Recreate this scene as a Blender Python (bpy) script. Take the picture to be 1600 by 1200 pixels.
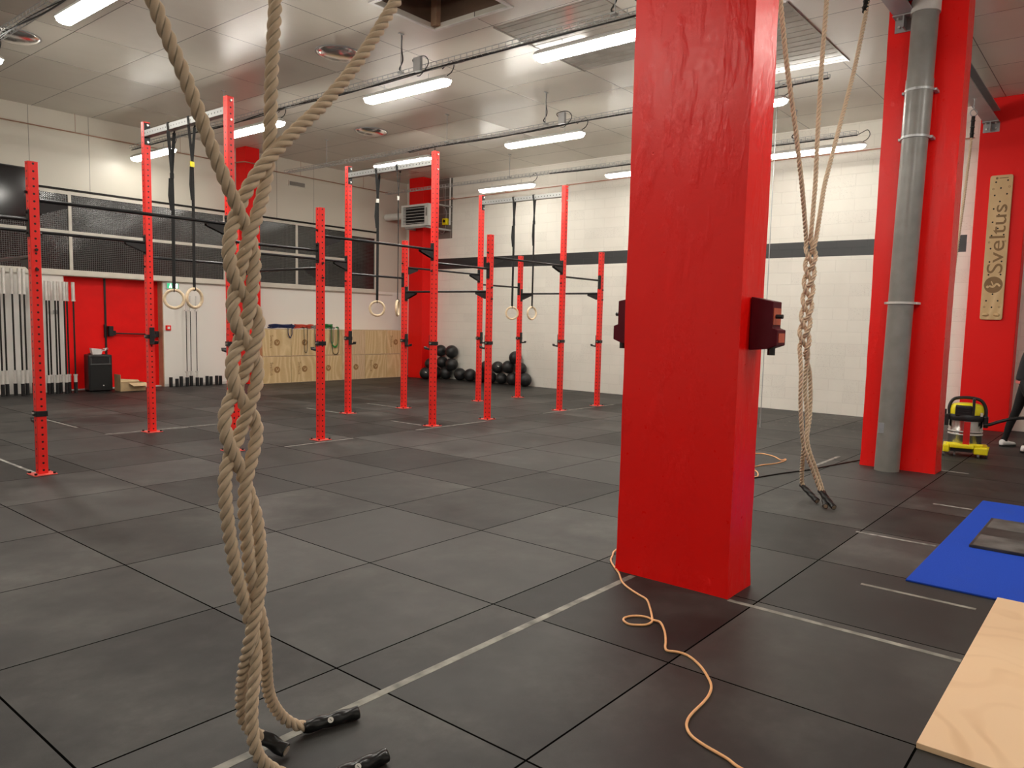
import bpy, bmesh, math, random
from mathutils import Vector, Matrix, noise
random.seed(7)
PI = math.pi
scene = bpy.context.scene
COL = scene.collection
for o in list(bpy.data.objects):
    bpy.data.objects.remove(o)

# ------------------------------------------------------------------ camera
cam_d = bpy.data.cameras.new('camera'); cam = bpy.data.objects.new('camera', cam_d); COL.objects.link(cam)
_r = Vector((0.6202491947741808, -0.7839891670252847, 0.025532770491676654))
_u = Vector((0.05636501793949483, 0.0770120169125774, 0.9954356503580416))
_f = Vector((0.7823770965044035, 0.6159790055172799, -0.09195620494171151))
_m = Matrix((( _r.x, _u.x, -_f.x), (_r.y, _u.y, -_f.y), (_r.z, _u.z, -_f.z))).to_4x4()
_m.translation = Vector((-0.9234274, -5.64627104, 1.493403))
cam.matrix_world = _m
cam_d.sensor_width = 36; cam_d.lens = 1182.884675713202 / 1600 * 36
cam_d.shift_x = -46.7148 / 1600; cam_d.shift_y = 13.8833 / 1600
cam_d.clip_start = 0.05; cam_d.clip_end = 100
scene.camera = cam
CAM = Vector((-0.923, -5.646, 1.493))

# ------------------------------------------------------------------ world, exposure
w = bpy.data.worlds.new('world'); scene.world = w; w.use_nodes = True
w.node_tree.nodes['Background'].inputs[0].default_value = (0.02, 0.025, 0.04, 1)
w.node_tree.nodes['Background'].inputs[1].default_value = 0.3
scene.view_settings.view_transform = 'Standard'
scene.view_settings.look = 'None'
scene.view_settings.gamma = 1.0
scene.view_settings.exposure = 2.02
LAMP_POWER = 17.0          # strength of the fluorescent diffusers; dimmed ones get less
LAMP_COLOR = (1.0, 0.96, 0.87)

# ------------------------------------------------------------------ materials
class NT:
    def __init__(s, name):
        s.m = bpy.data.materials.new(name); s.m.use_nodes = True
        s.t = s.m.node_tree; s.b = s.t.nodes['Principled BSDF']
    def n(s, kind, **kw):
        nd = s.t.nodes.new(kind)
        for k, v in kw.items():
            if k.startswith('i_'):
                key = k[2:]; key = int(key) if key.isdigit() else key
                if isinstance(v, bpy.types.NodeSocket): s.t.links.new(v, nd.inputs[key])
                else: nd.inputs[key].default_value = v
            else: setattr(nd, k, v)
        return nd
    def l(s, a, b): s.t.links.new(a, b)
    def math(s, op, a, b=None, c=None, clamp=False):
        nd = s.t.nodes.new('ShaderNodeMath'); nd.operation = op; nd.use_clamp = clamp
        for i, v in enumerate((a, b, c)):
            if v is None: continue
            if isinstance(v, bpy.types.NodeSocket): s.l(v, nd.inputs[i])
            else: nd.inputs[i].default_value = v
        return nd.outputs[0]
    def mix(s, f, a, b):
        nd = s.t.nodes.new('ShaderNodeMix'); nd.data_type = 'RGBA'
        for i, v in ((0, f), (6, a), (7, b)):
            if isinstance(v, bpy.types.NodeSocket): s.l(v, nd.inputs[i])
            else: nd.inputs[i].default_value = v if i == 0 else (*v[:3], 1)
        return nd.outputs[2]
    def ramp(s, f, stops):
        nd = s.t.nodes.new('ShaderNodeValToRGB'); s.l(f, nd.inputs[0])
        e = nd.color_ramp.elements
        while len(e) < len(stops): e.new(0.5)
        for k, (p, c) in enumerate(stops):
            e[k].position = p; e[k].color = (*c[:3], 1) if hasattr(c, '__len__') else (c, c, c, 1)
        return nd.outputs[0]
    def coord(s, which='Object'): return s.n('ShaderNodeTexCoord').outputs[which]
    def pos(s):
        g = s.n('ShaderNodeNewGeometry'); x = s.n('ShaderNodeSeparateXYZ', i_0=g.outputs['Position'])
        return g, x.outputs[0], x.outputs[1], x.outputs[2]
    def noise(s, vec, scale, detail=3, rough=.5, out=0):
        return s.n('ShaderNodeTexNoise', i_Vector=vec, i_Scale=float(scale), i_Detail=float(detail), i_Roughness=rough).outputs[out]
    def bump(s, h, strength, dist=.01):
        nd = s.n('ShaderNodeBump', i_Height=h, i_Strength=strength, i_Distance=dist); s.l(nd.outputs[0], s.b.inputs['Normal']); return nd
    def base(s, v):
        if isinstance(v, bpy.types.NodeSocket): s.l(v, s.b.inputs['Base Color'])
        else: s.b.inputs['Base Color'].default_value = (*v[:3], 1)
    def rough(s, v):
        if isinstance(v, bpy.types.NodeSocket): s.l(v, s.b.inputs['Roughness'])
        else: s.b.inputs['Roughness'].default_value = v

def simple(name, col, rough=.5, metal=0., nscale=8., namt=.12, bump=0., bscale=60.):
    """plain procedural material: base colour with a slight mottling and a fine bump"""
    k = NT(name); c = k.coord()
    f = k.noise(c, nscale, 3)
    d = tuple(max(0, v * (1 - namt)) for v in col); e = tuple(min(1, v * (1 + namt)) for v in col)
    k.base(k.ramp(f, [(.3, d), (.7, e)])); k.rough(rough); k.b.inputs['Metallic'].default_value = metal
    if bump: k.bump(k.noise(c, bscale, 4), bump, .01)
    return k.m

def line_mask(k, v, period, half, off=0.):
    """1 within `half` of a multiple of period"""
    a = k.math('ADD', v, -off + period * 1000.5)
    r = k.math('SUBTRACT', k.math('MODULO', a, period), period / 2)
    return k.math('LESS_THAN', k.math('ABSOLUTE', r), half)

def cell(k, v, period, off=0.):
    return k.math('FLOOR', k.math('DIVIDE', k.math('SUBTRACT', v, off), period))

def mat_floor():
    k = NT('rubber_tile_floor'); g, x, y, z = k.pos(); P = g.outputs['Position']
    TY = 1.017
    y = k.math('ADD', y, k.math('MULTIPLY', k.math('LESS_THAN', y, -3.6), .035))   # the side bay's rows of tiles are laid slightly offset
    cx = cell(k, x, 1.0); cy = cell(k, y, TY)
    cv = k.n('ShaderNodeCombineXYZ', i_0=cx, i_1=cy)
    rnd = k.n('ShaderNodeTexWhiteNoise', i_Vector=cv.outputs[0]).outputs[0]
    # patterns shifted tile by tile so that dust does not run through the seams
    sh = k.n('ShaderNodeVectorMath', operation='SCALE', i_0=cv.outputs[0]); sh.inputs['Scale'].default_value = 3.7
    pv = k.n('ShaderNodeVectorMath', operation='ADD', i_0=P, i_1=sh.outputs[0]).outputs[0]
    n1 = k.noise(pv, 1.6, 5, .6); n2 = k.noise(P, .7, 4, .6); n3 = k.noise(P, 320, 2); n4 = k.noise(P, 5., 6, .7)
    dust = k.math('MULTIPLY', k.math('ADD', k.ramp(n1, [(.44, 0.), (.66, 1.)]), k.ramp(n2, [(.44, 0.), (.68, 1.)])), .5)
    dust = k.math('MULTIPLY', dust, k.ramp(n4, [(.25, .4), (.75, 1.2)]))
    dust = k.math('MULTIPLY', dust, k.math('ADD', .35, k.math('MULTIPLY', k.math('FRACT', k.math('MULTIPLY', rnd, 7.3)), 1.3)))
    col = k.mix(k.math('ADD', k.math('MULTIPLY', rnd, .8), .0), (.008, .0075, .0069), (.028, .0268, .0245))
    col = k.mix(k.math('MULTIPLY', dust, .8), col, (.098, .094, .086))
    col = k.mix(k.ramp(n3, [(.62, 0.), (.8, .35)]), col, (.11, .11, .1))
    # chalk stains
    ch = k.ramp(k.noise(P, 2.3, 8, .75), [(.66, 0.), (.8, .22)])
    col = k.mix(ch, col, (.22, .22, .2))
    # pale debris by the far block wall
    wall = k.math('MULTIPLY', k.math('GREATER_THAN', x, 10.6), k.math('MULTIPLY', k.math('LESS_THAN', y, -.9), k.math('GREATER_THAN', y, -3.2)))
    deb = k.math('MULTIPLY', wall, k.ramp(k.noise(P, 9, 8, .8), [(.56, 0.), (.64, .45)]))
    col = k.mix(deb, col, (.4, .38, .33))
    seam = k.math('MAXIMUM', line_mask(k, x, 1.0, .0045, -.0), line_mask(k, y, TY, .0045))
    col = k.mix(seam, col, (.0025, .0025, .0025))
    k.base(col)
    k.rough(k.ramp(n1, [(.3, .50), (.8, .62)]))
    k.l(k.math('MULTIPLY', k.math('SUBTRACT', 1., seam), k.math('ADD', .30, k.math('MULTIPLY', rnd, .22))), k.b.inputs['Specular IOR Level'])
    h = k.math('SUBTRACT', k.math('MULTIPLY', n3, .25), k.math('MULTIPLY', seam, 1.0))
    k.bump(h, .35, .004)
    return k.m

def mat_ceiling():
    k = NT('ceiling_panels'); g, x, y, z = k.pos(); P = g.outputs['Position']
    cv = k.n('ShaderNodeCombineXYZ', i_0=cell(k, x, .972, 4.2), i_1=cell(k, y, 1.53, .83))
    rnd = k.n('ShaderNodeTexWhiteNoise', i_Vector=cv.outputs[0]).outputs[0]
    col = k.mix(rnd, (.60, .565, .49), (.70, .665, .585))
    col = k.mix(k.ramp(k.noise(P, 1.1, 4, .6), [(.4, 0.), (.75, .4)]), col, (.52, .47, .40))
    seam = k.math('MAXIMUM', line_mask(k, x, .972, .0055, 4.2), line_mask(k, y, 1.53, .0055, .83))
    k.base(k.mix(seam, col, (.09, .08, .07)))
    k.rough(k.math('ADD', k.math('MULTIPLY', rnd, .14), .25))
    k.b.inputs['Specular IOR Level'].default_value = .6
    h = k.math('SUBTRACT', k.math('ADD', k.math('MULTIPLY', k.noise(P, 3.2, 3), .5), k.math('MULTIPLY', k.noise(P, 45, 3), .04)), k.math('MULTIPLY', seam, .4))
    k.bump(h, .22, .02)
    return k.m

def mat_blocks():
    """painted concrete blocks, with the black painted stripe and the bare unpainted patch"""
    k = NT('painted_block_wall'); g, x, y, z = k.pos()
    v = k.n('ShaderNodeCombineXYZ', i_0=y, i_1=z).outputs[0]
    br = k.n('ShaderNodeTexBrick', i_Vector=v, i_Scale=1.0)
    br.inputs['Color1'].default_value = (1, 1, 1, 1); br.inputs['Color2'].default_value = (.8, .8, .8, 1); br.inputs['Mortar'].default_value = (0, 0, 0, 1)
    br.inputs['Brick Width'].default_value = .52; br.inputs['Row Height'].default_value = .21
    br.inputs['Mortar Size'].default_value = .006; br.inputs['Mortar Smooth'].default_value = .4
    rn = k.n('ShaderNodeTexWhiteNoise', i_Vector=k.n('ShaderNodeCombineXYZ', i_0=cell(k, y, .52), i_1=cell(k, z, .21)).outputs[0]).outputs[0]
    n = k.noise(g.outputs['Position'], 60, 4); n2 = k.noise(g.outputs['Position'], 1.3, 4)
    col = k.mix(k.ramp(n2, [(.35, 0.), (.7, 1.)]), (.90, .87, .79), (.84, .81, .73))
    col = k.mix(k.math('MULTIPLY', k.ramp(n, [(.58, 0.), (.68, 1.)]), k.math('MULTIPLY', k.math('GREATER_THAN', rn, .72), .35)), col, (.45, .43, .38))
    mort = k.math('SUBTRACT', 1.0, br.outputs[0])
    col = k.mix(k.math('MULTIPLY', br.outputs['Fac'], .3), col, (.66, .63, .56))
    col = k.mix(k.math('MULTIPLY', rn, .14), col, (.62, .60, .54))
    band = k.math('MULTIPLY', k.math('MULTIPLY', k.math('GREATER_THAN', z, 2.80), k.math('LESS_THAN', z, 3.07)),
                  k.math('MULTIPLY', k.math('GREATER_THAN', y, -3.33), k.math('LESS_THAN', y, 9.33)))
    bare = k.math('MULTIPLY', k.math('GREATER_THAN', z, 3.57), k.math('MULTIPLY', k.math('GREATER_THAN', y, 8.25), k.math('LESS_THAN', y, 9.37)))
    col = k.mix(band, col, (.028, .029, .03))
    bcol = k.mix(br.outputs['Fac'], (.16, .15, .13), (.42, .40, .36))
    col = k.mix(bare, col, bcol)
    k.base(col); k.rough(k.math('SUBTRACT', .62, k.math('MULTIPLY', band, .2)))
    h = k.math('SUBTRACT', k.math('MULTIPLY', n, .3), br.outputs['Fac'])
    k.bump(h, .5, .006)
    return k.m

def mat_cladding():
    k = NT('cream_wall_cladding'); g, x, y, z = k.pos(); P = g.outputs['Position']
    n = k.noise(P, .8, 4)
    col = k.mix(n, (.78, .74, .635), (.70, .66, .57))
    up = k.math('GREATER_THAN', z, 3.66)
    seam = line_mask(k, x, .975, .005, 4.14)
    seam = k.math('MULTIPLY', seam, up)
    low = k.math('LESS_THAN', z, 2.2)
    col = k.mix(low, col, (.92, .89, .83))
    col = k.mix(seam, col, (.3, .28, .23))
    k.base(col); k.rough(.38); k.bump(k.math('SUBTRACT', k.math('MULTIPLY', k.noise(P, 2.2, 2), .6), seam), .15, .012)
    return k.m

def mat_red_paint(name, c1, c2, rough, drips=.5, pits=True):
    k = NT(name); g, x, y, z = k.pos(); P = g.outputs['Position']
    s = k.n('ShaderNodeMapping', i_Vector=P); s.inputs['Scale'].default_value = (5, 5, 1.8)
    n1 = k.noise(s.outputs[0], 1.6, 5, .55); n2 = k.noise(P, 24, 4, .6); n3 = k.noise(P, 1.5, 3)
    k.base(k.mix(n3, c1, c2)); k.rough(k.ramp(n2, [(.3, rough), (.7, rough + .12)]))
    vo = k.n('ShaderNodeTexVoronoi', i_Vector=P, i_Scale=11.).outputs['Distance']
    pit = k.ramp(vo, [(.03, 1.), (.09, 0.)])
    gate = k.ramp(k.noise(P, 3.1, 2), [(.66, 0.), (.70, 1.)])
    h = k.math('ADD', k.math('MULTIPLY', k.ramp(n1, [(.5, 0.), (.72, 1.)]), drips), k.math('MULTIPLY', n2, .14))
    if pits: h = k.math('SUBTRACT', h, k.math('MULTIPLY', k.math('MULTIPLY', pit, gate), .45))
    k.bump(h, .5, .012)
    return k.m

def mat_upright(name, col, col2):
    """powder-coated tube with a row of round holes down every face"""
    k = NT(name); c = k.n('ShaderNodeTexCoord'); s = k.n('ShaderNodeSeparateXYZ', i_0=c.outputs['Object'])
    nn = k.n('ShaderNodeSeparateXYZ', i_0=c.outputs['Normal'])
    side = k.math('GREATER_THAN', k.math('ABSOLUTE', nn.outputs[0]), .5)
    a = k.math('ADD', k.math('MULTIPLY', s.outputs[1], side), k.math('MULTIPLY', s.outputs[0], k.math('SUBTRACT', 1., side)))
    zz = k.math('SUBTRACT', k.math('MODULO', k.math('ADD', s.outputs[2], 10.), .065), .0325)
    d = k.math('SQRT', k.math('ADD', k.math('MULTIPLY', a, a), k.math('MULTIPLY', zz, zz)))
    top = k.math('LESS_THAN', k.math('ABSOLUTE', nn.outputs[2]), .5)
    hole = k.math('MULTIPLY', k.math('LESS_THAN', d, .0095), top)
    n = k.noise(c.outputs['Object'], 3., 3)
    k.base(k.mix(hole, k.mix(n, col, col2), (.02, .004, .004) if col[0] > .5 else (.01, .01, .01)))
    k.rough(.34); k.bump(k.math('SUBTRACT', k.math('MULTIPLY', k.noise(c.outputs['Object'], 160, 2), .1), hole), .2, .004)
    return k.m

def mat_beam_holes(name, col):
    k = NT(name); c = k.n('ShaderNodeTexCoord'); s = k.n('ShaderNodeSeparateXYZ', i_0=c.outputs['Object'])
    nn = k.n('ShaderNodeSeparateXYZ', i_0=c.outputs['Normal'])
    side = k.math('GREATER_THAN', k.math('ABSOLUTE', nn.outputs[0]), .5)
    zz = k.math('SUBTRACT', k.math('MODULO', k.math('ADD', s.outputs[1], 10.), .065), .0325)
    q = k.math('ADD', k.math('MULTIPLY', s.outputs[2], s.outputs[2]), k.math('MULTIPLY', zz, zz))
    hole = k.math('MULTIPLY', k.math('LESS_THAN', k.math('SQRT', q), .0095), side)
    k.base(k.mix(hole, col, (.01, .01, .01))); k.rough(.4)
    return k.m

def mat_rope():
    k = NT('jute_rope'); uv = k.n('ShaderNodeTexCoord').outputs['UV']; c = k.coord()
    s = k.n('ShaderNodeMapping', i_Vector=uv); s.inputs['Scale'].default_value = (70., 9., 1.)
    f = k.noise(s.outputs[0], 6., 5, .65)
    su = k.n('ShaderNodeSeparateXYZ', i_0=uv)
    # the three strands: dark where they meet
    gr = k.math('ABSOLUTE', k.math('SINE', k.math('MULTIPLY', su.outputs[0], 3 * PI)))
    gro = k.ramp(gr, [(.0, .42), (.35, 1.)])
    col = k.mix(f, (.56, .40, .25), (.93, .74, .53))
    col = k.mix(k.ramp(k.noise(c, 5., 3), [(.3, 0.), (.8, .5)]), col, (.78, .60, .42))
    mul = k.n('ShaderNodeMix', data_type='RGBA', blend_type='MULTIPLY'); mul.inputs[0].default_value = 1.
    k.l(col, mul.inputs[6]); k.l(gro, mul.inputs[7])
    k.base(mul.outputs[2]); k.rough(.9); k.b.inputs['Specular IOR Level'].default_value = .15
    k.b.inputs['Sheen Weight'].default_value = .25
    k.bump(f, .55, .004)
    return k.m

def mat_ply(name, c1, c2, scale=1.):
    k = NT(name); c = k.coord()
    mp = k.n('ShaderNodeMapping', i_Vector=c); mp.inputs['Scale'].default_value = (1.6 * scale, 1.6 * scale, .5 * scale)
    wv = k.n('ShaderNodeTexWave', i_Vector=mp.outputs[0], i_Scale=.55, i_Distortion=22., i_Detail=3.); wv.inputs['Detail Scale'].default_value = .8
    kn = k.noise(c, 14 * scale, 4)
    f = k.math('ADD', k.math('MULTIPLY', wv.outputs[1], .8), k.math('MULTIPLY', kn, .25))
    k.base(k.ramp(f, [(.15, c1), (.55, c2), (.95, c1)])); k.rough(.5); k.bump(f, .05, .004)
    return k.m

def mat_ply_floor():
    k = NT('birch_plywood_sheet'); g, x, y, z = k.pos(); P = g.outputs['Position']
    mp = k.n('ShaderNodeMapping', i_Vector=P); mp.inputs['Scale'].default_value = (1.1, .9, 1.)
    d = k.noise(mp.outputs[0], 1.3, 2, .4)
    r = k.math('SINE', k.math('MULTIPLY', d, 70.))
    f = k.math('MULTIPLY', k.ramp(r, [(.3, 0.), (1., 1.)]), k.ramp(k.noise(P, 2., 2), [(.4, .15), (.7, .8)]))
    col = k.mix(f, (.88, .61, .37), (.76, .49, .27))
    col = k.mix(k.ramp(k.noise(P, 3., 5), [(.4, 0.), (.8, .3)]), col, (.92, .68, .45))
    k.base(col); k.rough(.42)
    return k.m

def mat_turf():
    k = NT('blue_turf'); g, x, y, z = k.pos(); P = g.outputs['Position']
    n = k.noise(P, 240, 3, .7); n2 = k.noise(P, 3., 5, .7)
    col = k.mix(n, (.012, .040, .34), (.036, .12, .72))
    col = k.mix(k.ramp(n2, [(.55, 0.), (.85, .35)]), col, (.06, .1, .4))
    k.base(col); k.rough(.9); k.b.inputs['Specular IOR Level'].default_value = .1; k.bump(n, .6, .006)
    return k.m

def mat_wired_glass():
    k = NT('wired_glass'); g, x, y, z = k.pos()
    sx = line_mask(k, x, .035, .004); sz = line_mask(k, z, .035, .004)
    m = k.math('MAXIMUM', sx, sz)
    k.base(k.mix(m, (.004, .004, .005), (.06, .058, .053))); k.rough(k.math('ADD', k.math('MULTIPLY', m, .3), .07))
    vx = k.math('SINE', k.math('MULTIPLY', x, 2 * PI / .035)); vz = k.math('SINE', k.math('MULTIPLY', z, 2 * PI / .035))
    k.bump(k.math('MULTIPLY', vx, vz), .25, .001)
    k.b.inputs['Specular IOR Level'].default_value = .7
    return k.m

def mat_ball():
    k = NT('slam_ball_rubber'); c = k.coord()
    v = k.n('ShaderNodeTexVoronoi', i_Vector=c, i_Scale=34.)
    n = k.noise(c, 6., 5)
    k.base(k.mix(k.ramp(n, [(.4, 0.), (.75, .5)]), (.010, .010, .011), (.06, .06, .06))); k.rough(.42); k.bump(v.outputs['Distance'], .5, .004)
    return k.m

def mat_emit(name, col, strength):
    k = NT(name); k.base((.8, .8, .8))
    k.b.inputs['Emission Color'].default_value = (*col, 1); k.b.inputs['Emission Strength'].default_value = strength
    k.rough(k.ramp(k.noise(k.coord(), 30, 2), [(.3, .3), (.7, .4)]))
    return k.m

M = {}
M['floor'] = mat_floor(); M['ceiling'] = mat_ceiling(); M['blocks'] = mat_blocks(); M['clad'] = mat_cladding()
M['pillar'] = mat_red_paint('red_pillar_paint', (.97, .006, .004), (.90, .005, .003), .27, .6)
M['wallred'] = mat_red_paint('red_wall_paint', (.92, .006, .004), (.84, .005, .004), .42, .12)
M['door'] = simple('red_door_paint', (.95, .005, .004), .5, 0, 3, .06, .05, 120)
for _k in ('wallred', 'door'): M[_k].node_tree.nodes['Principled BSDF'].inputs['Specular IOR Level'].default_value = .25
M['upright'] = mat_upright('red_powder_coat', (.94, .030, .022), (.88, .024, .018))
M['crossbeam'] = mat_beam_holes('grey_crossbeam_coat', (.27, .27, .26))
M['baseplate'] = simple('pale_red_plate', (.80, .10, .08), .35)
M['black'] = simple('black_powder_coat', (.012, .012, .013), .4, 0, 20, .3)
M['plastic'] = simple('black_plastic', (.010, .010, .011), .45, 0, 20, .3, .05, 200)
M['darkbar'] = simple('black_steel_bar', (.03, .03, .032), .28, .6)
M['steel'] = simple('brushed_steel', (.62, .61, .58), .28, 1.)
M['galv'] = simple('galvanised_steel', (.46, .47, .47), .45, .55, 6, .12)
M['beam'] = simple('grey_painted_beam', (.36, .35, .35), .45, .1, 4, .08)
M['pvc'] = simple('grey_pvc_pipe', (.235, .225, .205), .33, 0, 5, .14)
M['pvclight'] = simple('pale_pvc_socket', (.60, .57, .53), .4)
M['rope'] = mat_rope()
M['grip'] = simple('black_shrink_sleeve', (.007, .007, .007), .3, 0, 20, .3)
M['wood'] = simple('birch_ring_wood', (.82, .66, .44), .4, 0, 30, .12)
M['web'] = simple('black_webbing', (.010, .010, .010), .8, 0, 40, .3, .3, 300)
M['yellow'] = simple('yellow_plastic', (.95, .84, .015), .35, 0, 9, .05)
M['buckle'] = simple('pale_buckle_label', (.78, .76, .70), .4)
M['white'] = simple('white_enamel', (.74, .73, .70), .35, 0, 6, .05)
M['frame'] = simple('cream_window_frame', (.70, .66, .58), .35, 0, 6, .06)
M['trimwhite'] = simple('white_strip', (.72, .70, .66), .4)
M['glass'] = mat_wired_glass()
M['screen'] = simple('black_screen', (.004, .004, .005), .12)
M['tan'] = simple('tan_board', (.48, .31, .20), .6)
M['panel'] = simple('white_panel', (.92, .89, .84), .45, 0, 3, .05)
M['chrome'] = simple('chrome_sleeve', (.80, .78, .74), .38, .55, 20, .06)
M['shaft'] = simple('bright_bar_shaft', (.055, .055, .055), .25, .8)
M['boxply'] = mat_ply('plyo_plywood', (.66, .46, .23), (.80, .61, .35), 1.3)
M['boxply2'] = mat_ply('plyo_plywood_pink', (.64, .44, .26), (.76, .56, .36), 2.0)
M['ply'] = mat_ply_floor()
M['boardwood'] = mat_ply('peg_board_wood', (.62, .41, .20), (.74, .53, .28), .8)
M['burn'] = simple('burnt_engraving', (.36, .19, .07), .7)
M['burndark'] = simple('dark_engraving', (.235, .13, .05), .6)
M['turf'] = mat_turf()
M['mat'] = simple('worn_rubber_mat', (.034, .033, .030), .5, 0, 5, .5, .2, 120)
M['mat2'] = simple('pale_sheen_strip', (.10, .10, .095), .5, 0, 6, .6, .2, 120)
M['ball'] = mat_ball()
M['maroon'] = simple('maroon_plastic', (.10, .004, .012), .45, 0, 10, .08)
M['maroon'].node_tree.nodes['Principled BSDF'].inputs['Specular IOR Level'].default_value = .2
M['pillar'].node_tree.nodes['Principled BSDF'].inputs['Specular IOR Level'].default_value = .38
M['label'] = simple('orange_red_label', (.60, .12, .06), .4)
M['cable'] = simple('orange_cable', (1.0, .52, .24), .4, 0, 30, .05)
M['blackcable'] = simple('black_cable', (.008, .008, .008), .45)
M['copper'] = simple('copper_pipe', (.46, .27, .19), .4, .4)
M['card'] = simple('corrugated_cardboard', (.50, .36, .20), .8)
M['cardlight'] = simple('pale_cardboard', (.72, .56, .33), .8)
M['grille'] = simple('speaker_grille', (.006, .006, .006), .6, 0, 60, .4, .6, 400)
M['green'] = simple('green_latex', (.02, .22, .05), .5)
M['navy'] = simple('navy_latex', (.02, .03, .10), .5)
M['redband'] = simple('red_latex', (.60, .07, .04), .5)
M['greyband'] = simple('grey_latex', (.25, .23, .21), .5)
M['hatchwood'] = simple('brown_shaft_board', (.115, .068, .042), .7, 0, 3, .2)
M['dark'] = simple('dark_void', (.012, .010, .009), .8)
M['skylight'] = simple('ribbed_skylight_sheet', (.36, .33, .29), .12, 0, 4, .12, .06, 7)
M['reflector'] = simple('spun_aluminium', (.96, .95, .94), .20, 1., 7, .04, .15, 5)
M['emit'] = mat_emit('fluorescent_diffuser', LAMP_COLOR, LAMP_POWER)
M['exit'] = mat_emit('green_exit_sign', (.05, .55, .25), .22)
M['exit'].node_tree.nodes['Principled BSDF'].inputs['Base Color'].default_value = (.02, .30, .12, 1)
M['emit2'] = mat_emit('fluorescent_diffuser_dimmed', LAMP_COLOR, LAMP_POWER*.40)  # dimmed so lamps close to the walls leave no hot spots
M['exitw'] = mat_emit('white_exit_symbol', (.85, 1., .92), 1.0)
M['vacsteel'] = simple('stainless_drum', (.50, .48, .46), .22, 1.)
M['vacred'] = simple('red_reflection_strip', (.55, .02, .02), .3)
M['wheel'] = simple('grey_castor', (.10, .10, .10), .5)
M['skin'] = simple('skin', (.55, .33, .24), .5, 0, 10, .06)
M['jacket'] = simple('charcoal_jacket', (.022, .024, .028), .8, 0, 12, .25, .3, 50)
M['leggings'] = simple('black_leggings', (.004, .004, .005), .7, 0, 12, .3)
M['hair'] = simple('dark_brown_hair', (.03, .018, .012), .6, 0, 60, .4, .4, 90)
M['shoe'] = simple('white_shoe', (.9, .88, .86), .5)
M['pinkhem'] = simple('coral_hem', (.75, .2, .18), .6)
M['tape'] = simple('worn_floor_tape', (.24, .23, .195), .6, 0, 9, .55)
M['whitetape'] = simple('worn_white_line', (.27, .265, .24), .6, 0, 16, .6)
M['paper'] = simple('crumpled_paper', (.78, .74, .72), .6)
M['orangestripe'] = simple('orange_pipe_paint', (.55, .27, .19), .4)
M['eye'] = simple('dark_eye', (.02, .015, .01), .2)
M['lips'] = simple('lips', (.45, .17, .14), .5)

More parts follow.
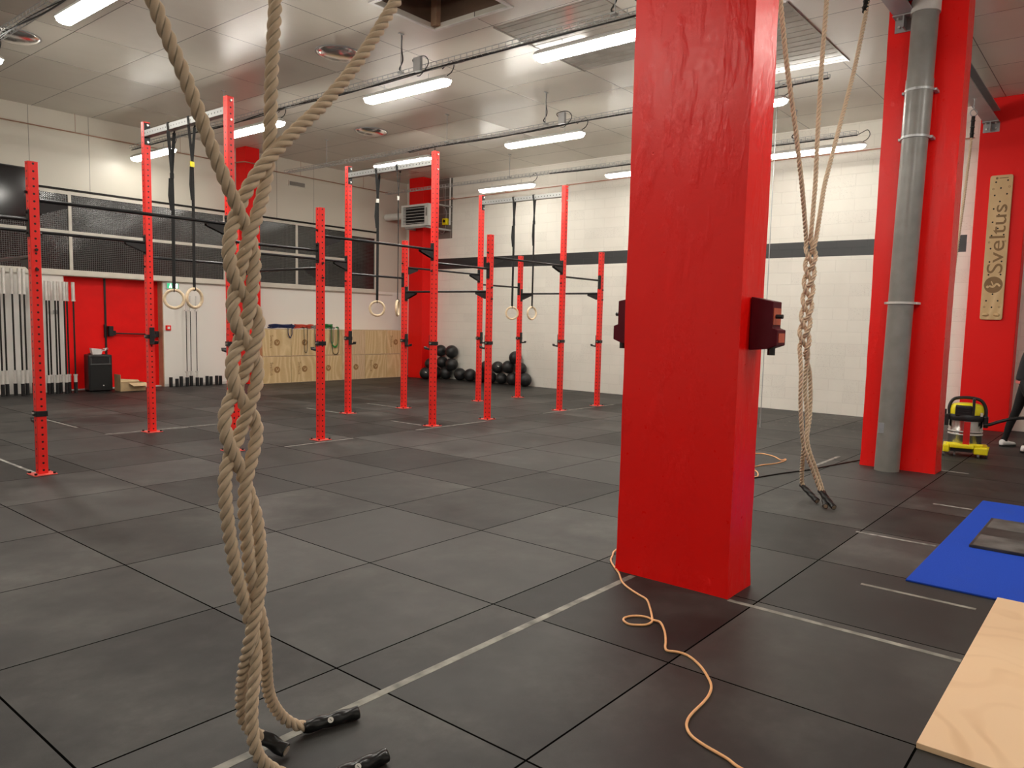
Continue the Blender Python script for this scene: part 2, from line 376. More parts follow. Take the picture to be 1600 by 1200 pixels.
# ------------------------------------------------------------------ geometry helpers
class MB:
    def __init__(s): s.b = bmesh.new(); s.uv = None
    def box(s, x0, x1, y0, y1, z0, z1, mx=None):
        v = [s.b.verts.new(Vector(p) if mx is None else mx @ Vector(p)) for p in
             [(x0,y0,z0),(x1,y0,z0),(x1,y1,z0),(x0,y1,z0),(x0,y0,z1),(x1,y0,z1),(x1,y1,z1),(x0,y1,z1)]]
        for f in ((0,3,2,1),(4,5,6,7),(0,1,5,4),(1,2,6,5),(2,3,7,6),(3,0,4,7)): s.b.faces.new([v[i] for i in f])
        return s
    def cyl(s, p0, p1, r0, r1=None, n=16, cap=True):
        r1 = r0 if r1 is None else r1; p0 = Vector(p0); p1 = Vector(p1); d = (p1 - p0).normalized()
        a = d.orthogonal().normalized(); c = d.cross(a)
        A = [s.b.verts.new(p0 + (a*math.cos(2*PI*i/n) + c*math.sin(2*PI*i/n)) * r0) for i in range(n)]
        B = [s.b.verts.new(p1 + (a*math.cos(2*PI*i/n) + c*math.sin(2*PI*i/n)) * r1) for i in range(n)]
        for i in range(n): s.b.faces.new((A[i], A[(i+1)%n], B[(i+1)%n], B[i]))
        if cap: s.b.faces.new(A[::-1]); s.b.faces.new(B)
        return s
    def tube(s, pts, r, n=8, closed=False, cap=True):
        pts = [Vector(p) for p in pts]; N = len(pts); rings = []; a = None
        for i, p in enumerate(pts):
            if closed: t = pts[(i+1)%N] - pts[i-1]
            else: t = pts[min(i+1, N-1)] - pts[max(i-1, 0)]
            t.normalize()
            if a is None: a = t.orthogonal().normalized()
            a = (a - t * a.dot(t)).normalized(); c = t.cross(a)
            rr = r[i] if hasattr(r, '__len__') else r
            rings.append([s.b.verts.new(p + (a*math.cos(2*PI*j/n) + c*math.sin(2*PI*j/n)) * rr) for j in range(n)])
        for i in range(N if closed else N-1):
            A, B = rings[i], rings[(i+1)%N]
            for j in range(n): s.b.faces.new((A[j], A[(j+1)%n], B[(j+1)%n], B[j]))
        if cap and not closed: s.b.faces.new(rings[0][::-1]); s.b.faces.new(rings[-1])
        return s
    def strip(s, pts, side, wdt, th):
        """flat band along pts: width along `side`, small thickness"""
        pts = [Vector(p) for p in pts]; side = Vector(side).normalized(); R = []
        for i, p in enumerate(pts):
            t = (pts[min(i+1, len(pts)-1)] - pts[max(i-1, 0)]).normalized()
            sd = (side - t * side.dot(t)).normalized(); nn = t.cross(sd)
            R.append([s.b.verts.new(p + sd*a*wdt/2 + nn*c*th/2) for a, c in ((-1,-1),(1,-1),(1,1),(-1,1))])
        for i in range(len(R)-1):
            for j in range(4): s.b.faces.new((R[i][j], R[i][(j+1)%4], R[i+1][(j+1)%4], R[i+1][j]))
        s.b.faces.new(R[0][::-1]); s.b.faces.new(R[-1]); return s
    def lathe(s, prof, n=32, o=(0,0,0), axis='z', mx=None):
        R = []
        for r, h in prof:
            ring = []
            for i in range(n):
                a = 2*PI*i/n; p = Vector((r*math.cos(a), r*math.sin(a), h))
                if axis == 'x': p = Vector((p.z, p.x, p.y))
                if axis == 'y': p = Vector((p.x, p.z, p.y))
                p += Vector(o)
                ring.append(s.b.verts.new(p if mx is None else mx @ p))
            R.append(ring)
        for i in range(len(R)-1):
            for j in range(n): s.b.faces.new((R[i][j], R[i][(j+1)%n], R[i+1][(j+1)%n], R[i+1][j]))
        if prof[0][0] > 1e-6: s.b.faces.new(R[0][::-1])
        if prof[-1][0] > 1e-6: s.b.faces.new(R[-1])
        return s
    def prism(s, poly, axis, a0, a1):
        """extrude a 2-D polygon along an axis; poly coords are the other two axes in xyz order"""
        def mk(p, a):
            return {'x': (a, p[0], p[1]), 'y': (p[0], a, p[1]), 'z': (p[0], p[1], a)}[axis]
        A = [s.b.verts.new(mk(p, a0)) for p in poly]; B = [s.b.verts.new(mk(p, a1)) for p in poly]; n = len(poly)
        s.b.faces.new(A[::-1]); s.b.faces.new(B)
        for i in range(n): s.b.faces.new((A[i], A[(i+1)%n], B[(i+1)%n], B[i]))
        return s
    def torus(s, c, nrm, R, r, N=40, n=10):
        nrm = Vector(nrm).normalized(); a = nrm.orthogonal().normalized(); b = nrm.cross(a); c = Vector(c)
        return s.tube([c + (a*math.cos(2*PI*i/N) + b*math.sin(2*PI*i/N))*R for i in range(N)], r, n, closed=True)
    def sphere(s, c, r, n=24, m=14, sc=(1,1,1)):
        prof = [(max(1e-7, math.sin(PI*i/m))*r, -math.cos(PI*i/m)*r) for i in range(m+1)]
        R = []; c = Vector(c)
        for q, h in prof:
            R.append([s.b.verts.new(c + Vector((q*math.cos(2*PI*j/n)*sc[0], q*math.sin(2*PI*j/n)*sc[1], h*sc[2]))) for j in range(n)])
        for i in range(m):
            for j in range(n): s.b.faces.new((R[i][j], R[i][(j+1)%n], R[i+1][(j+1)%n], R[i+1][j]))
        return s
    def build(s, name, mat, parent=None, smooth=False, bevel=0., kind=None, label=None, origin=None, seg=2):
        if not s.uv: bmesh.ops.remove_doubles(s.b, verts=s.b.verts, dist=1e-6)
        bmesh.ops.recalc_face_normals(s.b, faces=s.b.faces)
        off = Vector(origin) if origin is not None else (parent_world(parent) if parent is not None else Vector((0,0,0)))
        base = parent_world(parent) if parent is not None else Vector((0,0,0))
        bmesh.ops.translate(s.b, verts=s.b.verts, vec=-off)
        me = bpy.data.meshes.new(name); s.b.to_mesh(me); s.b.free()
        me.materials.append(M[mat] if isinstance(mat, str) else mat)
        if smooth:
            me.polygons.foreach_set('use_smooth', [True]*len(me.polygons))
            if smooth != 'full':
                try: me.set_sharp_from_angle(angle=math.radians(38))
                except Exception: pass
        o = bpy.data.objects.new(name, me); COL.objects.link(o)
        o.location = off - base
        if parent is not None: o.parent = parent
        if bevel:
            bv = o.modifiers.new('bevel', 'BEVEL'); bv.width = bevel; bv.segments = seg; bv.limit_method = 'ANGLE'; bv.angle_limit = math.radians(40)
        if kind: o['kind'] = kind
        if label: o['label'] = label
        return o

def parent_world(p):
    v = Vector((0,0,0))
    while p is not None: v += p.location; p = p.parent
    return v

def thing(name, label, cat, loc=(0,0,0), group=None):
    o = bpy.data.objects.new(name, None); COL.objects.link(o); o.location = loc; o.empty_display_size = .1
    return tag(o, label, cat, group)
def tag(o, label, cat, group=None):
    o['label'] = label; o['category'] = cat
    if group: o['group'] = group
    return o
def struct(o, kind='structure'): o['kind'] = kind; return o
def copy_tree(o, parent=None):
    c = o.copy(); COL.objects.link(c); c.parent = parent
    for ch in list(o.children): copy_tree(ch, c)
    return c
def text_mesh(txt, size, thick=.002):
    cu = bpy.data.curves.new('lettering', 'FONT'); cu.body = txt; cu.size = size; cu.extrude = thick; cu.align_x = 'LEFT'
    t = bpy.data.objects.new('lettering', cu); COL.objects.link(t)
    bpy.context.view_layer.update()
    me = bpy.data.meshes.new_from_object(t.evaluated_get(bpy.context.evaluated_depsgraph_get()))
    bpy.data.objects.remove(t); bpy.data.curves.remove(cu); return me
def spline(pts, per=8):
    P = [Vector(p) for p in pts]; P = [P[0]*2-P[1]] + P + [P[-1]*2-P[-2]]; out = []
    for i in range(1, len(P)-2):
        for j in range(per):
            t = j/per; a, b, c, d = P[i-1:i+3]
            out.append(.5*((2*b) + (c-a)*t + (2*a-5*b+4*c-d)*t*t + (3*b-a-3*c+d)*t**3))
    out.append(P[-2]); return out
def resample(pts, step):
    out = [pts[0].copy()]; acc = 0.
    for a, b in zip(pts, pts[1:]):
        d = (b-a).length; t = step - acc
        while t <= d and d > 0: out.append(a.lerp(b, t/d)); t += step
        acc = (acc + d) % step
    return out
# traced centre lines, world metres
BR_L=[(0.031,-3.600,2.289),(0.062,-3.600,2.209),(0.106,-3.600,2.131),(0.144,-3.600,2.041),(0.173,-3.605,1.956),(0.206,-3.611,1.877),(0.237,-3.614,1.817),(0.267,-3.603,1.765),(0.300,-3.586,1.723),(0.310,-3.591,1.680),(0.308,-3.600,1.639),(0.296,-3.611,1.593),(0.284,-3.615,1.546),(0.283,-3.609,1.508),(0.276,-3.597,1.460),(0.261,-3.586,1.408),(0.229,-3.600,1.366),(0.223,-3.609,1.323),(0.232,-3.614,1.278),(0.265,-3.603,1.233),(0.305,-3.589,1.201),(0.315,-3.594,1.162),(0.307,-3.603,1.125),(0.286,-3.611,1.078),(0.262,-3.615,1.017),(0.253,-3.614,0.951),(0.262,-3.609,0.883),(0.271,-3.603,0.814),(0.280,-3.600,0.744),(0.292,-3.595,0.689),(0.311,-3.588,0.611),(0.328,-3.588,0.546),(0.337,-3.587,0.484),(0.370,-3.539,0.387),(0.413,-3.468,0.270),(0.447,-3.435,0.195),(0.529,-3.374,0.085),(0.572,-3.378,0.040),(0.607,-3.397,0.028)]
BR_M=[(0.381,-3.600,2.407),(0.371,-3.600,2.284),(0.362,-3.600,2.163),(0.365,-3.594,2.064),(0.368,-3.586,1.979),(0.357,-3.588,1.909),(0.337,-3.597,1.844),(0.312,-3.607,1.782),(0.280,-3.615,1.717),(0.266,-3.606,1.664),(0.265,-3.588,1.607),(0.245,-3.591,1.557),(0.231,-3.603,1.516),(0.232,-3.612,1.468),(0.258,-3.609,1.434),(0.303,-3.589,1.396),(0.319,-3.593,1.354),(0.313,-3.603,1.310),(0.296,-3.611,1.267),(0.274,-3.614,1.228),(0.269,-3.600,1.190),(0.261,-3.586,1.138),(0.232,-3.589,1.095),(0.205,-3.600,1.050),(0.200,-3.605,0.997),(0.207,-3.605,0.917),(0.216,-3.603,0.849),(0.227,-3.602,0.779),(0.241,-3.600,0.724),(0.254,-3.597,0.659),(0.282,-3.589,0.585),(0.307,-3.585,0.513),(0.306,-3.594,0.445),(0.289,-3.603,0.385),(0.274,-3.609,0.311),(0.274,-3.612,0.233),(0.280,-3.615,0.177),(0.297,-3.619,0.122),(0.354,-3.593,0.070),(0.373,-3.616,0.045),(0.418,-3.653,0.030),(0.480,-3.721,0.026)]
BR_R=[(0.829,-3.600,2.551),(0.728,-3.600,2.389),(0.627,-3.600,2.242),(0.527,-3.603,2.129),(0.426,-3.611,2.039),(0.337,-3.614,1.948),(0.284,-3.603,1.861),(0.266,-3.586,1.805),(0.240,-3.594,1.749),(0.224,-3.603,1.695),(0.219,-3.611,1.651),(0.225,-3.615,1.603),(0.257,-3.605,1.562),(0.299,-3.589,1.525),(0.325,-3.591,1.492),(0.321,-3.603,1.453),(0.294,-3.612,1.400),(0.277,-3.606,1.361),(0.274,-3.589,1.316),(0.248,-3.588,1.273),(0.212,-3.600,1.232),(0.201,-3.606,1.195),(0.201,-3.612,1.163),(0.207,-3.615,1.126),(0.232,-3.609,1.085),(0.261,-3.597,1.034),(0.281,-3.585,0.983),(0.297,-3.585,0.940),(0.310,-3.593,0.897),(0.313,-3.600,0.830),(0.314,-3.605,0.766),(0.317,-3.607,0.713),(0.306,-3.612,0.664),(0.285,-3.615,0.578),(0.269,-3.608,0.498),(0.289,-3.542,0.398),(0.327,-3.456,0.264),(0.340,-3.443,0.189),(0.349,-3.450,0.160),(0.406,-3.399,0.090),(0.444,-3.392,0.060)]
GRIPS=[[(0.602,-3.396,0.028),(0.798,-3.454,0.026)],[(0.475,-3.715,0.026),(0.683,-3.753,0.026)],[(0.441,-3.388,0.062),(0.480,-3.476,0.026)]]
B2_a=[(5.293,-3.470,1.258),(5.275,-3.474,1.153),(5.280,-3.474,0.941),(5.325,-3.478,0.724),(5.403,-3.481,0.498),(5.498,-3.478,0.322),(5.686,-3.476,0.171)]
B2_b=[(5.447,-3.470,1.255),(5.496,-3.470,1.146),(5.558,-3.464,0.925),(5.586,-3.464,0.758),(5.552,-3.462,0.595),(5.463,-3.459,0.495),(5.343,-3.464,0.443),(5.309,-3.470,0.322),(5.351,-3.470,0.245)]
B2_c=[(5.354,-3.470,1.257),(5.399,-3.460,1.149),(5.435,-3.460,0.933),(5.495,-3.480,0.709),(5.471,-3.470,0.547),(5.580,-3.464,0.414),(5.753,-3.466,0.244),(5.907,-3.468,0.128)]
B2_top=[(4.431,-3.470,3.795),(4.611,-3.470,3.410),(4.856,-3.470,3.009),(5.058,-3.470,2.614),(5.293,-3.470,2.254)]
B2_topm=[(5.380,-3.470,4.113),(5.347,-3.470,3.611),(5.343,-3.470,3.112),(5.361,-3.470,2.661),(5.370,-3.470,2.252)]
B2_topr=[(6.445,-3.470,4.403),(6.187,-3.470,3.787),(5.853,-3.470,3.194),(5.576,-3.470,2.694),(5.397,-3.470,2.275)]
B2_c0=[(5.327,-3.470,2.237),(5.351,-3.470,2.095),(5.340,-3.470,1.887),(5.330,-3.470,1.678),(5.304,-3.470,1.468),(5.339,-3.470,1.257)]
GRIPS2=[(5.617,-3.571,0.120),(5.466,-3.742,0.025),(5.740,-3.366,0.120),(5.603,-3.559,0.025),(5.679,-3.579,0.100),(5.462,-3.675,0.025)]
ROPE3=[(11.081,-3.600,4.454),(11.101,-3.600,4.184),(10.826,-3.600,3.239),(10.606,-3.600,2.532),(10.445,-3.600,1.927),(10.264,-3.600,1.161)]
ORANGE=[ (3.214,-3.027),(3.142,-3.064),(3.047,-3.111),(2.969,-3.181),(2.871,-3.283),(2.756,-3.379),(2.689,-3.464),(2.638,-3.558),(2.599,-3.636),(2.515,-3.705),(2.396,-3.789),(2.345,-3.816),(2.296,-3.814),(2.263,-3.785),(2.242,-3.742),(2.267,-3.697),(2.310,-3.686),(2.358,-3.714),(2.381,-3.764),(2.370,-3.811),(2.350,-3.862),(2.283,-3.924),(2.186,-3.984),(2.121,-4.018),(2.096,-4.045),(2.115,-4.090),(2.109,-4.147),(2.057,-4.226),(1.985,-4.297),(1.916,-4.349),(1.843,-4.376),(1.762,-4.388),(1.658,-4.394),(1.595,-4.406),(1.546,-4.430),(1.506,-4.472),(1.483,-4.531),(1.469,-4.587),(1.457,-4.632),(1.437,-4.677),(1.425,-4.738) ]
ORANGE2=[ (7.480,-2.115),(7.675,-2.132),(7.750,-2.202),(7.662,-2.369),(7.488,-2.522),(7.586,-2.538),(7.461,-2.574),(7.208,-2.557),(7.035,-2.493),(6.864,-2.471),(6.718,-2.442),(6.678,-2.540),(6.562,-2.627),(6.378,-2.703),(6.307,-2.695),(6.253,-2.642) ]
BLACK=[ (6.140,-2.653),(6.263,-2.713),(6.696,-2.824),(7.110,-2.961),(7.576,-3.059),(8.189,-3.193) ]
# ================================================================== THE ROOM
WX, WY, CZ = 12.89, 9.96, 5.07          # far block wall, left wall, ceiling
X0, Y0 = -6.0, -10.5                     # walls behind and beside the camera
m = MB(); m.box(X0-.2, WX+.2, Y0-.2, WY+.5, -.12, 0); struct(m.build('floor', 'floor'))
# ceiling slab with the open hatch
HX0, HX1, HY0, HY1 = 4.86, 5.83, .28, 1.50
m = MB()
for a in ((X0-.2, HX0, Y0-.2, WY+.5), (HX1, WX+.2, Y0-.2, WY+.5), (HX0, HX1, Y0-.2, HY0), (HX0, HX1, HY1, WY+.5)):
    m.box(*a, CZ, CZ+.06)
struct(m.build('ceiling', 'ceiling'))
t = thing('ceiling_hatch', 'open square hatch in the panelled ceiling with bare brown boarded sides', 'hatch', ((HX0+HX1)/2, (HY0+HY1)/2, CZ))
m = MB()
m.box(HX0-.02, HX0, HY0-.02, HY1+.02, CZ+.061, CZ+.6); m.box(HX1, HX1+.02, HY0-.02, HY1+.02, CZ+.061, CZ+.6)
m.box(HX0, HX1, HY0-.02, HY0, CZ+.061, CZ+.6); m.box(HX0, HX1, HY1, HY1+.02, CZ+.061, CZ+.6)
m.build('shaft_lining', 'hatchwood', t)
m = MB(); m.box(HX0-.02, HX1+.02, HY0-.02, HY1+.02, CZ+.6, CZ+.62); m.build('top_cover', 'dark', t)
m = MB()
for a in ((HX0-.035, HX0+.012, HY0-.035, HY1+.035), (HX1-.012, HX1+.035, HY0-.035, HY1+.035), (HX0+.012, HX1-.012, HY0-.035, HY0+.012), (HX0+.012, HX1-.012, HY1-.012, HY1+.035)):
    m.box(*a, CZ-.012, CZ)
m.build('rim_trim', 'trimwhite', t)
m = MB(); m.box(HX1-.07, HX1-.001, HY1-.10, HY1-.001, CZ+.02, CZ+.58); m.build('corner_post', 'tan', t)

m = MB(); m.box(WX, WX+.2, Y0-.2, WY+.5, 0, CZ); struct(m.build('wall_far', 'blocks'))
# left wall, with the recess for the red double door (x 4.72 .. 6.40)
DX0, DX1, DZ, DY = 4.62, 6.42, 2.16, 10.18
m = MB()
m.box(X0, DX0, WY, WY+.4, 0, CZ); m.box(DX1, WX, WY, WY+.4, 0, CZ); m.box(DX0, DX1, WY, WY+.4, DZ, CZ)
m.box(DX0, DX1, DY+.06, WY+.4, 0, DZ)
struct(m.build('wall_left', 'clad'))
m = MB(); m.box(DX1-.004, DX1+.0, WY+.004, DY, 0, DZ); m.box(DX1-.02, DX1-.004, WY+.002, DY, 0, DZ); struct(m.build('trim_1', 'tan'))
m = MB(); m.box(X0-.2, X0, Y0-.2, WY+.4, 0, CZ); struct(m.build('wall_back', 'panel'))
m = MB(); m.box(X0, WX, Y0-.2, Y0, 0, CZ); struct(m.build('wall_right', 'panel'))
# the red column standing out of the left wall, the one in the far corner, the one in the far block wall
m = MB(); m.box(8.03, 8.36, 9.58, WY, 0, CZ); struct(m.build('trim_2', 'wallred', bevel=.008))
m = MB(); m.box(12.40, WX, 8.80, 9.32, 0, CZ); struct(m.build('trim_3', 'wallred', bevel=.01))
m = MB(); m.box(12.58, WX, -4.13, -3.45, 0, CZ); struct(m.build('trim_4', 'wallred', bevel=.01))
# free-standing painted pillars
def pillar(name, x0, x1, y0, y1, label):
    m = MB()
    import itertools
    nz = 60
    # many rings with a slightly uneven face, as trowelled render
    per = []
    for k in range(9): per.append((x0, y1 + (y0-y1)*k/9))
    for k in range(5): per.append((x0 + (x1-x0)*k/5, y0))
    for k in range(9): per.append((x1, y0 + (y1-y0)*k/9))
    for k in range(5): per.append((x1 - (x1-x0)*k/5, y1))
    cx, cy = (x0+x1)/2, (y0+y1)/2; R = []
    for i in range(nz+1):
        z = CZ*i/nz; ring = []
        for (x, y) in per:
            n = noise.noise(Vector((x*3.1, y*3.1, z*2.1)))*.0035 + noise.noise(Vector((x*14, y*14, z*9)))*.0016
            d = Vector((x-cx, y-cy)); 
            sx = 1 if x > cx else -1; sy = 1 if y > cy else -1
            ex = abs(x-x0) < 1e-6 or abs(x-x1) < 1e-6; ey = abs(y-y0) < 1e-6 or abs(y-y1) < 1e-6
            px = x + (sx*n if ex else 0); py = y + (sy*n if ey else 0)
            if z < .14: px += (sx*.007*(1-z/.14) if ex else 0); py += (sy*.007*(1-z/.14) if ey else 0)
            ring.append(m.b.verts.new((px, py, z)))
        R.append(ring)
    L = len(per)
    for i in range(nz):
        for j in range(L): m.b.faces.new((R[i][j], R[i][(j+1)%L], R[i+1][(j+1)%L], R[i+1][j]))
    m.b.faces.new(R[0][::-1]); m.b.faces.new(R[-1])
    o = m.build(name, 'pillar', smooth=True, origin=(cx, cy, 0)); tag(o, label, 'pillar'); return o
p1_ = pillar('concrete_pillar', 2.925, 3.225, -3.955, -3.232, 'big red painted concrete pillar nearest the camera, with maroon boxes on its sides')
p2_ = pillar("concrete_pillar", 7.905, 8.205, -4.03, -3.272, "farther free-standing red concrete pillar with the grey drainpipe in front")

# ---- windows in the left wall
def window(n, x0, x1, z0, z1, mull, transom, label=None):
    y = WY
    m = MB(); f = .055
    m.box(x0, x1, y-.05, y, z1-f, z1); m.box(x0, x1, y-.05, y, z0, z0+f+.02)
    m.box(x0, x0+f, y-.05, y, z0+f+.02, z1-f); m.box(x1-f, x1, y-.05, y, z0+f+.02, z1-f)
    for a in mull: m.box(a-f/2, a+f/2, y-.048, y, z0+f+.02, z1-f)
    xs = [x0+f] + sum([[a-f/2, a+f/2] for a in mull], []) + [x1-f]
    if transom:
        for a, b in zip(xs[::2], xs[1::2]): m.box(a, b, y-.046, y, transom-.03, transom+.03)
    w_ = struct(m.build('window_%d' % n, 'frame', origin=((x0+x1)/2, y, z0), bevel=.004))
    zs = [z0+f+.02, transom-.03, transom+.03, z1-f] if transom else [z0+f+.02, z1-f]
    for a, b in zip(xs[::2], xs[1::2]):
        for c, d in zip(zs[::2], zs[1::2]):
            g = MB(); g.box(a, b, y-.022, y-.012, c, d); g.build('pane', 'glass', w_)
    g = MB(); g.box(x0-.02, x1+.02, y-.085, y-.05, z0-.03, z0+.012); g.build('window_sill', 'frame', w_)
window(1, 2.40, 7.76, 2.17, 3.66, [4.745], 2.925)
window(2, 8.40, 10.93, 2.17, 3.66, [9.50], 2.925)
window(3, 10.97, 11.84, 2.17, 3.58, [], None)
m = MB(); m.box(2.3, 11.9, WY-.03, WY, 3.675, 3.71); struct(m.build('trim_5', 'dark'))
m = MB(); m.box(DX1, 7.95, WY-.02, WY, 2.14-.03, 2.14); m.box(8.37, 12.40, WY-.02, WY, 2.11, 2.14); struct(m.build('trim_6', 'frame'))
m = MB(); m.box(DX1+.005, 8.02, WY-.012, WY, 0, .05); struct(m.build('baseboard_left', 'trimwhite'))
# ---- red double fire door
d = MB(); d.box(DX0+.01, 5.385, DY-.03, DY+.05, .02, DZ-.03); d1 = struct(d.build('door_1', 'door', bevel=.004))
d = MB(); d.box(5.40, DX1-.01, DY-.03, DY+.05, .02, DZ-.03); d2 = struct(d.build('door_2', 'door', bevel=.004))
m = MB(); m.cyl((5.52, DY-.10, 1.08), (6.34, DY-.10, 1.06), .014, n=10); m.build('panic_bar', 'black', d2, smooth=True)
m = MB(); m.box(5.42, 5.50, DY-.13, DY-.03, 1.02, 1.22); m.box(5.50, 5.55, DY-.12, DY-.03, 1.04, 1.13); m.build('latch_case', 'plastic', d2, bevel=.008)
m = MB(); m.box(6.30, 6.37, DY-.12, DY-.03, 1.0, 1.13); m.build('bar_end_case', 'plastic', d2, bevel=.008)
m = MB(); m.box(5.375, 5.41, DY-.045, DY-.03, .02, DZ-.03); m.build('meeting_strip', 'plastic', d2)
m = MB(); m.box(5.36, 5.375, DY-.07, DY-.03, 1.0, 1.25); m.build('lock_plate', 'plastic', d1)
m = MB(); m.box(DX0, DX1, DY-.12, DY-.03, 0, .02); struct(m.build('trim_7', 'trimwhite'))
m = MB(); m.box(DX0, DX1, WY-.01, DY, DZ-.03, DZ); struct(m.build('trim_8', 'frame'))

# ---- skylight sheets set in the ceiling
for nme, a, lab in (('skylight_panel', (6.20, 8.09, -.70, .83), 'glossy ribbed rectangular sheet in the ceiling above the nearest long lamp'),
                    ('skylight_panel', (7.50, 9.70, -2.30, -1.25), 'glossy pale ribbed ceiling sheet seen between the hanging ropes and the near pillar')):
    m = MB(); n_ = 28
    for i in range(n_):
        x = a[0] + (a[1]-a[0])*i/n_; dx = (a[1]-a[0])/n_
        m.box(x, x+dx*.94, a[2], a[3], CZ-.006-(.003 if i % 2 else 0), CZ)
    m.box(a[0]-.02, a[1]+.02, a[2]-.02, a[2], CZ-.016, CZ); m.box(a[0]-.02, a[1]+.02, a[3], a[3]+.02, CZ-.016, CZ)
    tag(m.build(nme, 'skylight'), lab, 'skylight')

# ================================================================== LIGHTS AND CABLE TRAYS
def lamp(x, y, label, group='hanging fluorescent lights', L=1.56):
    far = x > 11 or y > 8
    t = thing('fluorescent_light', label, 'ceiling light', (x, y, 4.44), group)
    m = MB(); h = L/2; c = .03
    # opal diffuser: shallow tub with chamfered ends
    def oct_(z, wx, wy, ch): return [(x-wx+ch, y-wy, z), (x+wx-ch, y-wy, z), (x+wx, y-wy+ch, z), (x+wx, y+wy-ch, z), (x+wx-ch, y+wy, z), (x-wx+ch, y+wy, z), (x-wx, y+wy-ch, z), (x-wx, y-wy+ch, z)]
    def loft(m, lv):
        R = [[m.b.verts.new(p) for p in l] for l in lv]
        for A, B in zip(R, R[1:]):
            for j in range(8): m.b.faces.new((A[j], A[(j+1)%8], B[(j+1)%8], B[j]))
        m.b.faces.new(R[0][::-1]); m.b.faces.new(R[-1])
    loft(m, [oct_(4.345, .048, h-.055, .02), oct_(4.365, .068, h-.02, .03), oct_(4.40, .075, h, .035)])
    m.build('diffuser', 'emit2' if far else 'emit', t)
    m = MB(); loft(m, [oct_(4.401, .082, h+.006, .04), oct_(4.425, .080, h+.002, .04), oct_(4.455, .05, h-.04, .03)])
    m.build('housing', 'white', t)
    for s in (-1, 1):
        m = MB(); m.cyl((x, y+s*.42, 4.455), (x, y+s*.42, 4.535), .0035, n=6); m.build('hanger_wire', 'galv', t)
    m = MB(); e = y - h + .04
    m.tube(spline([(x, e, 4.45), (x+.02, e-.06, 4.49), (x+.03, e-.09, 4.56), (x+.035, e-.05, 4.63), (x+.04, e+.04, 4.60), (x+.04, e+.12, 4.565)], 6), .006, 6); m.build('supply_cable', 'blackcable', t, smooth=True)
    return t
lamps = [
 (5.77, 8.86, 'lit fluorescent light behind the hanging straps at the far left'),
 (5.77, 5.49, 'lit fluorescent light seen just right of the tallest upright, behind the near ropes'),
 (5.77, 1.96, 'lit fluorescent light hanging under the open hatch, left of the near pillar'),
 (5.77, -.95, 'largest lit fluorescent light, its right end cut off by the near pillar'),
 (8.74, 5.40, 'lit fluorescent light just above the second grey crossbeam'),
 (8.74, 2.06, 'lit fluorescent light hanging in the middle of the room, below the middle cable tray'),
 (8.74, -1.10, 'lit fluorescent light whose end peeps out right of the near pillar'),
 (11.70, 5.42, 'lit fluorescent light just above the farthest crossbeam, in front of the block wall'),
 (11.70, 2.05, 'short bright end of a fluorescent light left of the near pillar by the block wall'),
 (11.70, -1.24, 'lit fluorescent light behind the far hanging ropes'),
 (2.25, 2.33, 'lit fluorescent light at the top left corner of the view'),
 (2.25, 5.82, 'lit fluorescent light whose tip shows at the left edge of the view'),
 (2.25, -1.2, 'lit fluorescent light above the near pillar, out of view'),
 (-1.0, 2.3, 'lit fluorescent light behind the camera, towards the left wall'),
 (-1.0, -1.2, 'lit fluorescent light behind the camera, near the middle'),
 (6.6, -6.3, 'added fluorescent light in the side bay, beyond the right edge of the view'),  # this and the next: unseen lamps added to light the pillars' right faces
 (3.5, -6.0, 'added unseen fluorescent light in the side bay, right of the camera'),
 (-1.0, -7.6, 'lit fluorescent light in the side bay, behind the camera'),
]
for a in lamps: lamp(*a)

def tray(x, y0, y1, label, cable_from=None):
    """wire-basket tray with hanging rods, a black cable bundle and connector boxes"""
    t = thing('cable_tray', label, 'cable tray', (x, (y0+y1)/2, 4.58), 'wire basket cable trays')
    m = MB(); z = 4.57; hw = .05
    for dx, dz in ((-hw, 0), (0, 0), (hw, 0), (-hw, .045), (hw, .045)): m.box(x+dx-.0035, x+dx+.0035, y0, y1, z+dz-.0035, z+dz+.0035)
    n = int((y1-y0)/.1)
    for i in range(n+1):
        y = y0 + .1*i
        m.box(x-hw, x+hw, y-.003, y+.003, z-.006, z-.001)
        for s in (-1, 1): m.box(x+s*hw-.003, x+s*hw+.003, y-.003, y+.003, z, z+.047)
    m.build('wire_basket', 'galv', t)
    yb = y1 if cable_from is None else cable_from; ya = y0
    for k in range(2):
        pts = []; N = int((yb-ya)/.18)
        for i in range(N+1):
            y = ya + (yb-ya)*i/N
            pts.append((x + .02*math.sin(y*2.3+k*2) , y, z-.014 + .012*math.sin(y*1.7+k) ))
        m = MB(); m.tube(spline(pts, 3), .009 if k == 0 else .006, 6); m.build('cable_bundle', 'blackcable', t, smooth=True)
    return t
tray(5.73, -2.1, 9.6, 'wire basket cable tray passing closest to the open hatch')
tray(8.70, -2.4, 9.1, 'middle wire basket cable tray, crossing below two round reflectors', 5.2)
tray(11.66, -1.9, 9.3, 'farthest wire basket cable tray, in front of the block wall', 4.2)
tray(2.21, -3.0, 9.3, 'wire basket cable tray crossing the top left corner of the view')
